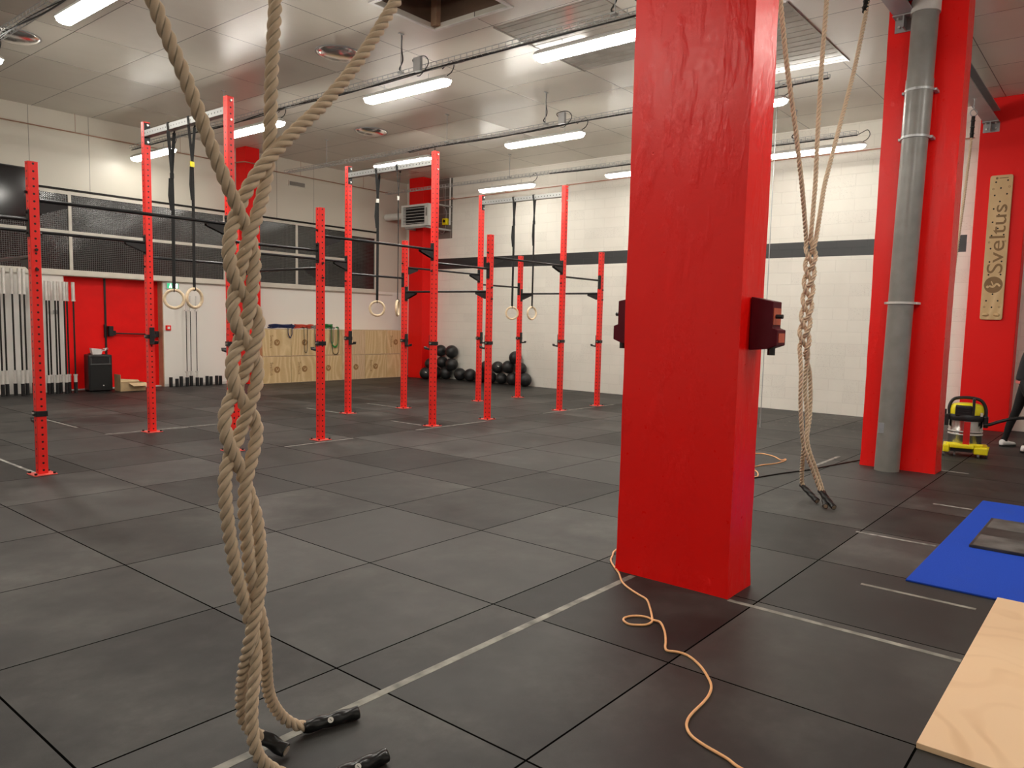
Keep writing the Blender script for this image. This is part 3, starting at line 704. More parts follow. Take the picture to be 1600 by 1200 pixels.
def rod(x, y, label, box=True, cable=True):
    t = thing('tray_hanger', label, 'hanger', (x, y, CZ), 'tray hanger rods')
    m = MB(); m.cyl((x, y, 4.60), (x, y, CZ), .006, n=6); m.build('rod', 'galv', t)
    m = MB(); m.box(x-.035, x+.035, y-.03, y+.03, 4.585, 4.60); m.box(x-.04, x+.04, y-.012, y+.012, CZ-.01, CZ); m.build('bracket', 'galv', t)
    if cable:
        m = MB(); m.tube(spline([(x+.01, y, CZ-.02), (x+.015, y+.01, 4.9), (x+.02, y-.01, 4.75), (x+.03, y+.06, 4.66), (x+.02, y+.02, 4.62)], 5), .009, 6); m.build('riser_cable', 'blackcable', t, smooth=True)
    if box:
        m = MB(); m.box(x-.07, x-.02, y-.42, y-.30, 4.53, 4.70); m.build('junction_box', 'galv', t, bevel=.006)
        m = MB(); m.tube(spline([(x-.03, y-.30, 4.62), (x, y-.22, 4.71), (x+.03, y-.32, 4.74), (x, y-.46, 4.70), (x-.02, y-.52, 4.60), (x-.03, y-.40, 4.49), (x, y-.30, 4.50)], 6), .006, 6); m.build('cable_loop', 'blackcable', t, smooth=True)
    return t
rod(5.68, 1.95, 'tray hanger rod with a grey junction box under the open hatch')
rod(8.60, 1.92, 'tray hanger rod with looped cables above the middle lamp')
rod(11.62, 5.27, 'tray hanger rod near the block wall above the farthest crossbeam', False, False)
rod(8.65, 4.15, 'thin tray hanger rod between the second crossbeam and the round reflector', False, False)
rod(5.68, -1.25, 'tray hanger rod with a grey box just left of the near pillar top')
rod(11.62, -.92, 'tray hanger rod behind the far hanging ropes', False, True)
rod(8.65, 7.6, 'thin tray hanger rod near the cream cladding', False, False)
rod(5.68, 6.2, 'tray hanger rod behind the near ropes', False, False)

# ---- round reflectors in the ceiling
def reflector(x, y, r, label):
    t = thing('round_reflector', label, 'ceiling reflector', (x, y, CZ), 'round ceiling reflectors')
    m = MB(); prof = [(.000001, CZ-.085), (r*.35, CZ-.082), (r*.62, CZ-.070), (r*.85, CZ-.048), (r*.97, CZ-.024), (r, CZ-.012), (r, CZ)]
    m.lathe([(a, b) for a, b in prof], 40, (x, y, 0)); m.build('dish', 'reflector', t, smooth=True)
    m = MB(); m.torus((x, y, CZ-.008), (0, 0, 1), r*1.02, .010, 40, 6); m.build('rim', 'galv', t, smooth=True)
    return t
reflector(5.66, 3.19, .30, 'round metal ceiling reflector nearest the open hatch')
reflector(8.68, 6.24, .30, 'smaller-looking round metal reflector above the second crossbeam')
reflector(2.80, 6.24, .30, 'round metal reflector at the top left edge of the view')

# ================================================================== THE RIG
YA, YB = 2.15, 4.06; XS = {'p0': .47, 'p1': 1.62, 'p2': 3.475, 'p3': 4.621, 'p4': 6.487, 'p5': 7.634, 'p6': 9.472, 'p7': 10.625}
SH, TL = 2.79, 3.795
rig = thing('pull_up_rig', 'large red pull-up rig of tall and short perforated uprights with black bars', 'pull-up rig', (6.0, 3.1, 0))
def upright(x, y, h):
    m = MB(); w_ = .0395; m.box(x-w_, x+w_, y-w_, y+w_, .008, h)
    u = m.build('upright', 'upright', rig, bevel=.006, origin=(x, y, 0))
    m = MB(); m.box(x-.095, x+.095, y-.095, y+.095, 0, .009); m.build('base_plate', 'baseplate', u, bevel=.002, seg=1)
    for a in (-1, 1):
        for b in (-1, 1):
            m = MB(); m.cyl((x+a*.075, y+b*.075, .009), (x+a*.075, y+b*.075, .026), .012, n=6); m.build('anchor_bolt', 'black', u)
    m = MB(); m.box(x-w_-.0005, x+w_+.0005, y-w_-.0005, y+w_+.0005, h-.001, h+.003); m.build('end_cap', 'baseplate', u)
    return u
for k, v in XS.items():
    tall = k in ('p0', 'p2', 'p4', 'p6')
    upright(v, YA, TL if tall else SH); upright(v, YB, TL if tall else SH)
def crossbeam(x):
    z = 3.655; m = MB(); m.box(x-.0385, x+.0385, YA+.045, YB-.045, z-.0385, z+.0385)
    b = m.build('crossbeam', 'crossbeam', rig, bevel=.004, origin=(x, YA+.045, z))
    for y, s in ((YA+.0396, 1), (YB-.0396, -1)):
        m = MB(); m.box(x-.036, x+.036, min(y, y+s*.006), max(y, y+s*.006), z-.13, z+.13); m.build('end_plate', 'black', b, bevel=.002, seg=1)
        for dz in (-.1, .1):
            m = MB(); m.cyl((x, y+s*.006, z+dz), (x, y+s*.024, z+dz), .014, n=6); m.build('bolt', 'steel', b)
            m = MB(); m.cyl((x, y-s*.0793, z+dz), (x, y-s*.095, z+dz), .012, n=6); m.build('nut', 'steel', b)
    return b
for k in ('p0', 'p2', 'p4', 'p6'): crossbeam(XS[k])
def bar(a, b, z, gusset):
    """pull-up bar between two uprights; a, b = (x, y) of the upright centres"""
    A = Vector((*a, z)); B = Vector((*b, z)); d = (B-A).normalized(); sd = Vector((-d.y, d.x, 0)); hw = .0396
    P = A + d*(hw+.006); Q = B - d*(hw+.006)
    m = MB(); m.cyl(P, Q, .0165, n=14); o = m.build('pull_up_bar', 'darkbar', rig, smooth=True)
    for E_, s in ((P, 1), (Q, -1)):
        mx = Matrix((( d.x*s, sd.x, 0, E_.x), (d.y*s, sd.y, 0, E_.y), (0, 0, 1, z), (0, 0, 0, 1)))
        m = MB(); m.box(-.0055, 0, -.034, .034, -.15, .09, mx); m.build('mounting_plate', 'black', o, bevel=.003, seg=1)
        for dz in (-.115, .06):
            m = MB(); m.cyl(mx @ Vector((0, 0, dz)), mx @ Vector((.014, 0, dz)), .011, n=6); m.build('bolt', 'black', o)
            m = MB(); m.cyl(mx @ Vector((-.0857, 0, dz)), mx @ Vector((-.108, 0, dz)), .013, n=6); m.build('nut', 'black', o)
        if gusset:
            m = MB(); L = .225
            for q in (-.028, .022):
                V = [m.b.verts.new(mx @ Vector(p)) for p in ((0, q, -.018), (L, q, -.018), (L, q, -.042), (.03, q, -.115), (0, q, -.115), (0, q+.006, -.018), (L, q+.006, -.018), (L, q+.006, -.042), (.03, q+.006, -.115), (0, q+.006, -.115))]
                m.b.faces.new(V[:5]); m.b.faces.new(V[5:][::-1])
                for i in range(5): m.b.faces.new((V[i], V[(i+1)%5], V[5+(i+1)%5], V[5+i]))
            m.box(0, L, -.028, .028, -.022, -.017, mx)
            m.build('gusset', 'black', o)
for y, zt, zl in ((YA, 2.465, 2.285), (YB, 2.355, 2.175)):
    p = [XS['p%d' % i] for i in range(8)]
    for i in range(7):
        if i % 2 == 0: bar((p[i], y), (p[i+1], y), zl, False)
        else: bar((p[i], y), (p[i+1], y), zt, True)
for k, z in (('p1', 1.965), ('p3', 2.08), ('p5', 1.95), ('p7', 2.055)): bar((XS[k], YA), (XS[k], YB), z, True)

# ---- J-cups strapped on the uprights
def jcup(x, y, s, z, label):
    """s = +1: hook towards +y, -1: towards -y"""
    t = thing('j_cup', label, 'bar holder', (x, y, z), 'J-cup bar holders')
    h = .0402
    m = MB(); k = h+.007
    m.box(x-k, x+k, y-k, y-h, z-.025, z+.025); m.box(x-k, x+k, y+h, y+k, z-.025, z+.025)
    m.box(x-k, x-h, y-h, y+h, z-.025, z+.025); m.box(x+h, x+k, y-h, y+h, z-.025, z+.025); m.build('collar', 'black', t, bevel=.002, seg=1)
    a, b = sorted((y+s*k, y+s*(k+.012))); m = MB(); m.box(x-.03, x+.03, a, b, z-.10, z+.115); m.build('back_plate', 'plastic', t, bevel=.004)
    m = MB(); prof = [(k+.012, -.10), (k+.115, -.088), (k+.125, -.05), (k+.108, -.05), (k+.098, -.068), (k+.012, -.075)]
    m.prism([(y+s*a, z+b) for a, b in prof], 'x', x-.026, x+.026); m.build('hook', 'plastic', t, bevel=.003, seg=1)
    m = MB(); m.cyl((x-k, y, z), (x-k-.02, y, z), .012, n=8); m.build('locking_pin', 'steel', t)
J = 'black J-cup on '
jcup(XS['p1'], YA, 1, .56, J+'the nearest upright, low near its foot')
jcup(XS['p2'], YB, -1, 1.20, J+'the tall upright in front of the red door')
jcup(XS['p2'], YA, 1, 1.18, J+'the tall upright partly hidden behind the near ropes')
jcup(XS['p3'], YA, 1, 1.18, J+'the short upright in front of the green and red bands')
jcup(XS['p3'], YB, -1, 1.18, J+'the short upright wholly behind the near ropes')
jcup(XS['p4'], YB, -1, 1.18, J+'the tall upright in front of the middle of the plywood boxes')
jcup(XS['p4'], YA, 1, 1.17, J+'the tall upright in front of the left ball pile')
jcup(XS['p5'], YB, -1, 1.14, J+'the short upright at the right end of the plywood boxes')
jcup(XS['p5'], YA, 1, 1.17, J+'the short upright left of the right ball pile')
jcup(XS['p6'], YB, -1, 1.18, J+'the slim tall upright just left of the right ball pile')
jcup(XS['p6'], YA, 1, 1.19, J+'the farthest tall upright, right of the hanging rings')
jcup(XS['p7'], YB, -1, 1.18, J+'the farthest short upright in front of the right ball pile')
jcup(XS['p7'], YA, 1, 1.18, J+'the short upright nearest the near pillar')

# ---- gymnastic rings
def ring(x, y, zc, turn, label, tag_col='buckle', zsplit=3.25):
    t = thing('gymnastic_ring', label, 'gymnastic ring', (x, y, 3.69), 'gymnastic rings on straps')
    view = Vector((x-CAM.x, y-CAM.y, 0)).normalized()
    n = Matrix.Rotation(turn, 3, 'Z') @ view; sd = Vector((-n.y, n.x, 0))
    R = .106; rr = .0175
    m = MB(); m.torus((x, y, zc), n, R, rr, 48, 12); m.build('ring', 'wood', t, smooth=True)
    # strap: over the crossbeam, two legs to the buckle, one flat band down to the ring
    bx = .045
    m = MB()
    m.strip([(x-bx, y-.02, 3.60), (x-bx, y, 3.70), (x+bx, y, 3.70), (x+bx, y+.02, 3.60)], (0, 1, 0), .036, .004)
    m.strip([(x-bx, y-.02, 3.60), (x-.003, y-.01, zsplit)], sd, .036, .003); m.strip([(x+bx, y+.02, 3.60), (x+.003, y+.01, zsplit)], sd, .036, .003)
    zz = zc+R+rr
    pts = [Vector((x, y, zsplit)), Vector((x+.004, y, (zsplit+zz)*.55)), Vector((x, y, zz-.012))]
    m.strip(spline(pts, 5), sd, .037, .006)
    m.torus((x, y, zc+R), sd, rr+.004, .005, 16, 6)
    m.build('strap', 'web', t)
    m = MB(); m.box(-.022, .022, -.012, .012, -.03, .03, Matrix.Translation((x, y, zsplit-.02)) @ Matrix.Rotation(math.atan2(sd.y, sd.x), 4, 'Z')); m.build('buckle', tag_col, t, bevel=.003)
    m = MB(); m.strip([(x+sd.x*.02, y+sd.y*.02, zsplit-.05), (x+sd.x*.03, y+sd.y*.03, zsplit-.25), (x+sd.x*.012, y+sd.y*.012, zsplit-.42)], sd, .03, .003); m.build('loose_strap_end', 'web', t)
ring(XS['p2'], 3.42, 1.665, .05, 'left wooden ring of the pair nearest the camera, facing us', 'web', 3.12)
ring(XS['p2'], 2.94, 1.675, .72, 'right wooden ring of the pair nearest the camera, turned slightly', 'yellow', 3.2)
ring(XS['p4'], 3.37, 1.645, .1, 'left wooden ring of the middle pair, facing us full on')
ring(XS['p4'], 2.91, 1.655, 1.38, 'right wooden ring of the middle pair, seen almost edge-on')
ring(XS['p6'], 3.27, 1.655, .15, 'left wooden ring of the farthest pair, by the block wall', 'web')
ring(XS['p6'], 2.81, 1.66, .80, 'right wooden ring of the farthest pair, turned into an oval', 'web')
# ================================================================== ROPES
def rope_mesh(name, path, R, parent, lay=.104, n=24, step=.0065):
    """three-strand laid rope swept along a path, with UVs (u around, v along)"""
    dense = []
    for q0, q1 in zip(path, path[1:]):
        q0, q1 = Vector(q0), Vector(q1); k_ = max(1, int((q1-q0).length/.09)); dense += [q0.lerp(q1, i/k_) for i in range(k_)]
    dense.append(Vector(path[-1]))
    for _ in range(2): dense = [dense[0]] + [(a*.15+b*.7+c*.15) for a, b, c in zip(dense, dense[1:], dense[2:])] + [dense[-1]]
    P = resample(spline(dense, 6), step); N = len(P)
    b = bmesh.new(); uvl = b.loops.layers.uv.new('UVMap')
    rs = R*.535; dd = R*.465
    def prof(th):
        best = 0
        for k in range(3):
            a = th - k*2*PI/3
            q = rs*rs - (dd*math.sin(a))**2
            if q > 0: best = max(best, dd*math.cos(a) + math.sqrt(q))
        return max(best, R*.5)
    PR = [prof(2*PI*i/n) for i in range(n)]
    a = None; rings = []; L = 0
    Ls = []
    for i, p in enumerate(P):
        t = (P[min(i+1, N-1)] - P[max(i-1, 0)]).normalized()
        if a is None: a = (Vector((1,0,0)) - t*t.x).normalized()
        a = (a - t*a.dot(t)).normalized(); c = t.cross(a)
        if i: L += (p-P[i-1]).length
        tw = 2*PI*L/lay
        rings.append([b.verts.new(p + (a*math.cos(2*PI*j/n+tw) + c*math.sin(2*PI*j/n+tw))*PR[j]) for j in range(n)]); Ls.append(L)
    for i in range(N-1):
        for j in range(n):
            f = b.faces.new((rings[i][j], rings[i][(j+1)%n], rings[i+1][(j+1)%n], rings[i+1][j])); f.smooth = True
            # strand k is centred on u = k/3; grooves at u = (k+.5)/3
            for lp, (jj, ii) in zip(f.loops, ((j, i), (j+1, i), (j+1, i+1), (j, i+1))): lp[uvl].uv = (jj/n + 1/6, Ls[ii])
    b.faces.new(rings[0][::-1]); b.faces.new(rings[-1])
    bmesh.ops.recalc_face_normals(b, faces=b.faces)
    off = parent_world(parent); bmesh.ops.translate(b, verts=b.verts, vec=-off)
    me = bpy.data.meshes.new(name); b.to_mesh(me); b.free(); me.materials.append(M['rope'])
    o = bpy.data.objects.new(name, me); COL.objects.link(o); o.parent = parent; return o
def grip(a, b, parent, r=.0235, sticker=False):
    a = Vector(a); b = Vector(b); N = 40; L = (b-a).length
    m = MB(); d = (b-a).normalized(); e = d.orthogonal().normalized(); c = d.cross(e); n = 18; R = []
    for i in range(N+1):
        s = i/N; tw = s*L/.075*2*PI
        rr = r*(.93 if s < .03 else 1)
        R.append([m.b.verts.new(a.lerp(b, s) + (e*math.cos(2*PI*j/n) + c*math.sin(2*PI*j/n))*rr*(1+.09*math.cos(3*(2*PI*j/n)+tw*1.0))) for j in range(n)])
    for i in range(N):
        for j in range(n): m.b.faces.new((R[i][j], R[i][(j+1)%n], R[i+1][(j+1)%n], R[i+1][j]))
    m.b.faces.new(R[0][::-1]); m.b.faces.new(R[-1])
    g = m.build('end_sleeve', 'grip', parent, smooth='full')
    m = MB(); m.cyl(b - d*.002, b + d*.003, r*.72, n=16); m.build('cut_end', 'rope', g)
    if sticker:
        mid = a.lerp(b, .45); nrm = (CAM-mid); nrm = (nrm - d*nrm.dot(d)).normalized()
        q = mid + nrm*r*1.06
        m = MB(); m.cyl(q, q+nrm*.0025, .0105, n=20); m.build('round_sticker', 'buckle', g)
        m = MB(); s2 = nrm.cross(d); m.strip([q+nrm*.003+s2*.004-d*.003, q+nrm*.003-s2*.004+d*.003], d, .002, .001); m.build('sticker_mark', 'black', g)
    return g
def eyebolt(x, y, parent, z=4.78):
    m = MB(); m.cyl((x, y, z-.09), (x, y, z+.0), .008, n=8); m.cyl((x, y, z-.006), (x, y, z), .03, n=12)
    m.torus((x, y, z-.115), (0, 1, 0), .028, .006, 20, 8); m.build('eye_bolt', 'galv', parent, smooth=True)
def topsleeve(p, q, parent):
    m = MB(); m.cyl(p, q, .024, n=14)
    for s in (.2, .5, .8): c = Vector(p).lerp(Vector(q), s); m.torus(c, Vector(q)-Vector(p), .026, .005, 16, 6)
    m.build('top_sleeve', 'grip', parent, smooth=True)
def extend(p0, p1, z):
    """continue the straight line p1 -> p0 up to height z"""
    p0 = Vector(p0); p1 = Vector(p1); d = p0-p1; return p0 + d*((z-p0.z)/d.z)
BEAMZ = 4.70
ropes1 = ((BR_L, GRIPS[0], 'near braided climbing rope coming down from the top left'),
          (BR_M, GRIPS[1], 'climbing rope that comes straight down the middle into the near braid'),
          (BR_R, GRIPS[2], 'climbing rope that comes down from the upper right into the near braid'))
for i, (pts, gr, lab) in enumerate(ropes1):
    low = [Vector(p) for p in pts]
    top = extend(low[0], low[2], 4.53)
    top.y = -3.45
    mid = low[0].lerp(top, .5)
    path = [top, mid] + low + [Vector(gr[0]) + (Vector(gr[1])-Vector(gr[0]))*.12]
    t = thing('climbing_rope', lab, 'climbing rope', (top.x, top.y, 4.7), 'three climbing ropes braided together in the foreground')
    rope_mesh('rope', path, .0205, t)
    g = [Vector(gr[0]), Vector(gr[1])]
    grip(g[0], g[1], t, sticker=(i < 2))
    topsleeve(top + Vector((0, 0, .02)), top.lerp(mid, .16), t)
    m = MB(); m.torus(top + Vector((0, 0, .065)), (1, .3, 0), .045, .006, 20, 8); m.build('shackle', 'galv', t, smooth=True)
    eyebolt(top.x, top.y, t)

# far braid: plaited part from z 2.2 down to 1.27
def b2mid(z):
    C = sorted(B2_c0, key=lambda p: -p[2])
    if z >= C[0][2]: return Vector(C[0])
    for a, b in zip(C, C[1:]):
        if z >= b[2]:
            s = (a[2]-z)/(a[2]-b[2]); v = Vector(a).lerp(Vector(b), s); v.z = z; return v
    return Vector(C[-1])
vd = Vector((5.33-CAM.x, -3.47-CAM.y, 0)).normalized(); sdv = Vector((vd.y, -vd.x, 0))
def plait(ph, z0=2.20, z1=1.30, per=.41):
    out = []; N = 36
    for i in range(N+1):
        z = z0 + (z1-z0)*i/N; t = 2*PI*(z0-z)/per + ph
        A = .040
        out.append(b2mid(z) + sdv*(A*math.sin(t)) + vd*(.024*math.sin(2*t)))
    return out
def fade(path, tgt):
    return path + [Vector(p) for p in tgt]
ropes2 = (
 (B2_top, plait(-2.2), B2_a[1:5], (GRIPS2[0], GRIPS2[1]), 'climbing rope of the far braid, slanting down from the left'),
 (B2_topm, plait(-2.2+2*PI/3), B2_c[1:5], (GRIPS2[4], GRIPS2[5]), 'climbing rope of the far braid, hanging straight in the middle'),
 (B2_topr, plait(-2.2+4*PI/3), B2_b[1:6], (GRIPS2[2], GRIPS2[3]), 'climbing rope of the far braid, slanting down from a black sleeve at the right'))
for i, (tp, pl, bt, gr, lab) in enumerate(ropes2):
    low = [Vector(p) for p in tp[:-1]]
    top = extend(low[0], low[1], 4.55); top.y = -3.45
    g0, g1 = Vector(gr[0]), Vector(gr[1]); lst = Vector(bt[-1])
    tail = [lst.lerp(g0, .5) + Vector((0, 0, .02)), g0, g0 + (g1-g0)*.15]
    path = [top] + ([top.lerp(low[0], .5)] if (top-low[0]).length > .25 else []) + low + pl + [Vector(p) for p in bt] + tail
    t = thing('climbing_rope', lab, 'climbing rope', (top.x, top.y, 4.7), 'three climbing ropes braided together between the two pillars')
    rope_mesh('rope', path, .0200, t, n=18, step=.009)
    grip(g0, g1, t)
    topsleeve(top + Vector((0, 0, .02)), top - (top-low[1]).normalized()*.20, t)
    m = MB(); m.torus(top + Vector((0, 0, .065)), (1, .3, 0), .045, .006, 20, 8); m.build('shackle', 'galv', t, smooth=True)
    eyebolt(top.x, top.y, t)
# third place: one rope by the far wall
t = thing('climbing_rope', 'single climbing rope hanging by the wooden peg board, partly behind the farther pillar', 'climbing rope', (11.08, -3.6, 4.7))
r3 = [Vector((11.08, -3.60, 4.45))] + [Vector((11.03, -3.6, 4.1)), Vector((10.98, -3.6, 3.2)), Vector((10.95, -3.6, 2.4)), Vector((10.93, -3.6, 1.6)), Vector((10.90, -3.6, .8)), Vector((10.86, -3.62, .10))]
r3 = [Vector((11.08, -3.60, 4.45)), Vector((11.05, -3.60, 4.1)), Vector((10.83, -3.6, 3.24)), Vector((10.61, -3.6, 2.53)), Vector((10.45, -3.6, 1.93)), Vector((10.27, -3.6, 1.16)), Vector((10.18, -3.6, .72)), Vector((10.14, -3.62, .32))]
rope_mesh('rope', r3, .019, t, n=15, step=.012)
grip(r3[-1], r3[-1] + Vector((.03, -.03, -.20)), t)
topsleeve(r3[0] + Vector((0, 0, .01)), r3[0].lerp(r3[1], .8), t)
m = MB(); m.torus(r3[0] + Vector((0, 0, .06)), (1, .6, 0), .045, .007, 20, 8); m.build('shackle', 'galv', t, smooth=True)
eyebolt(11.08, -3.6, t, 4.70)

# ================================================================== STEEL BEAMS BETWEEN THE PILLARS
def ibeam(x0, x1, label, ends=(True, True), y=-3.45, BEAMZ=4.78):
    t = thing('steel_beam', label, 'beam', ((x0+x1)/2, y, BEAMZ))
    m = MB(); m.box(x0, x1, y-.10, y+.10, BEAMZ, BEAMZ+.014); m.box(x0, x1, y-.10, y+.10, BEAMZ+.17, BEAMZ+.184); m.box(x0, x1, y-.006, y+.006, BEAMZ+.014, BEAMZ+.17)
    m.build('beam', 'beam', t)
    for x, s, on in ((x0, 1, ends[0]), (x1, -1, ends[1])):
        if not on: continue
        m = MB()
        a, b = sorted((x, x+s*.012)); m.box(a, b, y-.11, y+.11, BEAMZ-.14, BEAMZ-.001)
        a, b = sorted((x, x+s*.14)); m.box(a, b, y-.11, y+.11, BEAMZ-.012, BEAMZ-.001)
        m.box(a, b, y-.006, y+.006, BEAMZ-.13, BEAMZ-.012)
        br = m.build('bracket', 'beam', t)
        m = MB()
        for q in (-.065, .065):
            m.cyl((x+s*.012, y+q, BEAMZ-.09), (x+s*.035, y+q, BEAMZ-.09), .015, n=6); m.cyl((x+s*.085, y+q, BEAMZ-.035), (x+s*.085, y+q, BEAMZ-.012), .014, n=6)
        m.build('bolts', 'steel', br)
    return t
ibeam(-5.99, 2.922, 'grey steel beam above the near braided ropes, ending at the near pillar', (False, True))
ibeam(3.228, 7.902, 'grey steel beam between the two pillars, its bracket beside the drainpipe top')
ibeam(8.208, 12.578, 'grey steel beam from the farther pillar to the red wall column', y=-3.6, BEAMZ=4.70)

# ================================================================== DRAINPIPE
t = thing('drainpipe', 'thick grey plastic drainpipe standing against the front of the farther red pillar', 'pipe', (7.76, -3.58, 0))
def px(z): return Vector((7.765, -3.585 - .016*z, z))
m = MB(); m.cyl(px(0), px(3.5), .126, n=40); m.build('lower_pipe', 'pvc', t, smooth=True)
m = MB(); m.cyl(px(3.5), px(4.08), .134, n=40); m.build('socket', 'pvc', t, smooth=True)
m = MB(); m.cyl(px(4.08), px(4.76), .127, n=40); m.build('upper_pipe', 'pvc', t, smooth=True)
m = MB(); m.cyl(px(4.735), px(4.86), .140, n=40); m.cyl(px(4.86), px(4.97), .130, n=40); m.cyl(px(4.97), px(5.07), .14, n=40); m.build('top_socket', 'pvclight', t, smooth=True)
for z in (1.80, 3.50, 3.97):
    c = px(z); m = MB(); m.lathe([(.133, z-.012), (.139, z-.012), (.139, z+.012), (.133, z+.012)], 40, (c.x, c.y, 0))
    m.box(c.x+.0, c.x+.135, c.y+.128, c.y+.165, z-.012, z+.012); m.box(c.x+.0, c.x+.135, c.y-.165, c.y-.128, z-.012, z+.012)
    m.build('pipe_clamp', 'galv' if z != 1.80 else 'pvclight', t)
m = MB()
m.box(-.045, .045, -.008, .006, -.055, .055, Matrix.Translation(px(.47) + Vector((-.118, .045, 0))) @ Matrix.Rotation(math.radians(-62), 4, 'Z')); m.build('inspection_plate', 'galv', t)

# ================================================================== MAROON SWITCH BOXES ON THE NEAR PILLAR
def mbox(s, yf, label):
    """s = -1: on the -y side of the pillar; +1: on the +y side"""
    t = thing('maroon_switch_box', label, 'switch box', (3.09, yf, 1.38))
    Y = lambda a: yf + s*a
    m = MB(); m.prism([(Y(0), 1.665), (Y(.125), 1.64), (Y(.125), 1.498), (Y(.155), 1.488), (Y(.155), 1.405), (Y(.10), 1.385), (Y(0), 1.375)], 'x', 3.045, 3.17); m.build('casing', 'maroon', t, bevel=.004)
    m = MB(); a, b = sorted((Y(.125), Y(.128))); m.box(3.055, 3.16, a, b, 1.515, 1.605); m.build('front_label', 'label', t)
    m = MB(); m.cyl((3.09, Y(.126), 1.56), (3.09, Y(.165), 1.56), .012, n=12); m.build('knob', 'black', t, smooth=True)
    m = MB(); a, b = sorted((Y(.155), Y(.158))); m.box(3.065, 3.15, a, b, 1.42, 1.47); m.build('call_plate', 'label', t)
    m = MB(); m.cyl((3.09, Y(.11), 1.395), (3.09, Y(.11), 1.350), .021, n=14); m.build('cable_gland', 'black', t, smooth=True)
mbox(-1, -3.958, 'dark maroon switch box with orange label on the right side of the near pillar')
mbox(1, -3.228, 'dark maroon switch box peeping out on the left side of the near pillar')

# thin cord hanging behind the near pillar
t = thing('hanging_cord', 'thin grey weighted cord hanging to the floor just right of the near pillar', 'cord', (10.08, -1.21, 0))
m = MB(); m.cyl((10.08, -1.21, .12), (10.08, -1.21, CZ), .006, n=6); m.build('cord', 'galv', t)
m = MB(); m.cyl((10.08, -1.21, .0), (10.08, -1.21, .13), .013, n=10); m.build('weight', 'galv', t, smooth=True)

# ================================================================== CABLES ON THE FLOOR
m = MB(); pts = [Vector((a, b, .006)) for a, b in ORANGE]
pts[20].z = .014
for i in (20,): pass
pts = [Vector((3.42, -3.12, .006)), Vector((3.32, -3.02, .006))] + pts
m.tube(spline(pts, 6), .0058, 8); tag(m.build('orange_extension_cable', 'cable', smooth=True), 'orange cable curling over the floor with a loop, in front of the near pillar', 'cable')
m = MB(); m.tube(spline([Vector((a, b, .006)) for a, b in ORANGE2], 6), .0065, 8); tag(m.build('orange_extension_cable', 'cable', smooth=True), 'slack orange cable on the floor right behind the near pillar', 'cable')
m = MB(); m.tube(spline([Vector((a, b, .007)) for a, b in BLACK], 6), .007, 8); tag(m.build('black_cable', 'blackcable', smooth=True), 'black cable running over the floor to the foot of the farther pillar', 'cable')

# ================================================================== FLOOR TAPES, MATS, PLATFORM
def tape(x0, x1, y0, y1, label, mt='whitetape', z=.0012):
    m = MB(); m.box(x0, x1, y0, y1, 0, z); tag(m.build('floor_tape', mt), label, 'floor marking', 'worn tape lines on the floor')
tape(-.6, 2.90, -3.385, -3.345, 'long worn beige tape line from the near ropes to the near pillar', 'tape')
tape(2.895, 2.93, -5.11, -3.97, 'worn beige tape line from the near pillar to the plywood sheet', 'tape')
tape(3.69, 3.72, -5.05, -4.45, 'faint short tape line between the blue turf and the plywood sheet', 'tape')
tape(7.50, 8.3, -2.94, -2.90, 'pale line on the floor left of the farther pillar foot')
tape(8.20, 8.24, -4.30, -4.03, 'pale line on the floor right of the farther pillar foot')
tape(2.98, 4.55, 4.19, 4.22, 'thin white line at the foot of the tall upright by the red door')
tape(1.58, 1.61, 2.26, 3.35, 'thin white line at the foot of the nearest upright')
tape(4.02, 4.98, 1.97, 2.0, 'thin white line at the foot of the short upright right of the near ropes')
tape(6.05, 7.50, 1.99, 2.02, 'thin white line between the two uprights in front of the left ball pile')
tape(6.40, 6.43, 2.30, 2.95, 'thin white line running away behind the tall upright left of the ball pile')
tape(6.40, 6.43, 4.18, 5.05, 'thin white line running away behind the tall upright by the plywood boxes')
tape(8.9, 11.05, 2.04, 2.07, 'thin white line at the feet of the two farthest right uprights')
tape(2.95, 2.98, 5.0, 6.05, 'thin white line on the floor left of the red door upright')
tape(7.60, 7.63, 4.20, 5.0, 'thin white line running away behind the short upright by the boxes')
tape(6.34, 6.38, -4.62, -4.32, 'short pale mark beside the far edge of the blue turf')
tape(4.89, 4.92, -4.62, -4.08, 'thin pale line meeting the left edge of the blue turf')
m = MB(); m.box(3.945, 6.78, -7.6, -4.64, 0, .012); tag(m.build('blue_turf_strip', 'turf', bevel=.003), 'bright blue turf strip set in the black floor at the right', 'turf')
t = thing('rubber_plate', 'square worn rubber mat with paler sheen strips lying on the blue turf', 'mat', (5.5, -5.3, .012))
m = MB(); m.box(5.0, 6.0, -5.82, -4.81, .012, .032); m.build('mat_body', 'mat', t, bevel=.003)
m = MB(); m.box(5.01, 5.36, -5.80, -4.83, .032, .0335); m.box(5.62, 5.98, -5.80, -4.83, .032, .0335); m.build('sheen_strip', 'mat2', t)  # paler bands: sheen and dusty striping put into the mat's colour
m = MB(); m.box(1.98, 3.94, -6.35, -5.12, 0, .022); tag(m.build('plywood_platform', 'ply', bevel=.002), 'pale plywood lifting platform sheet at the bottom right corner', 'platform')

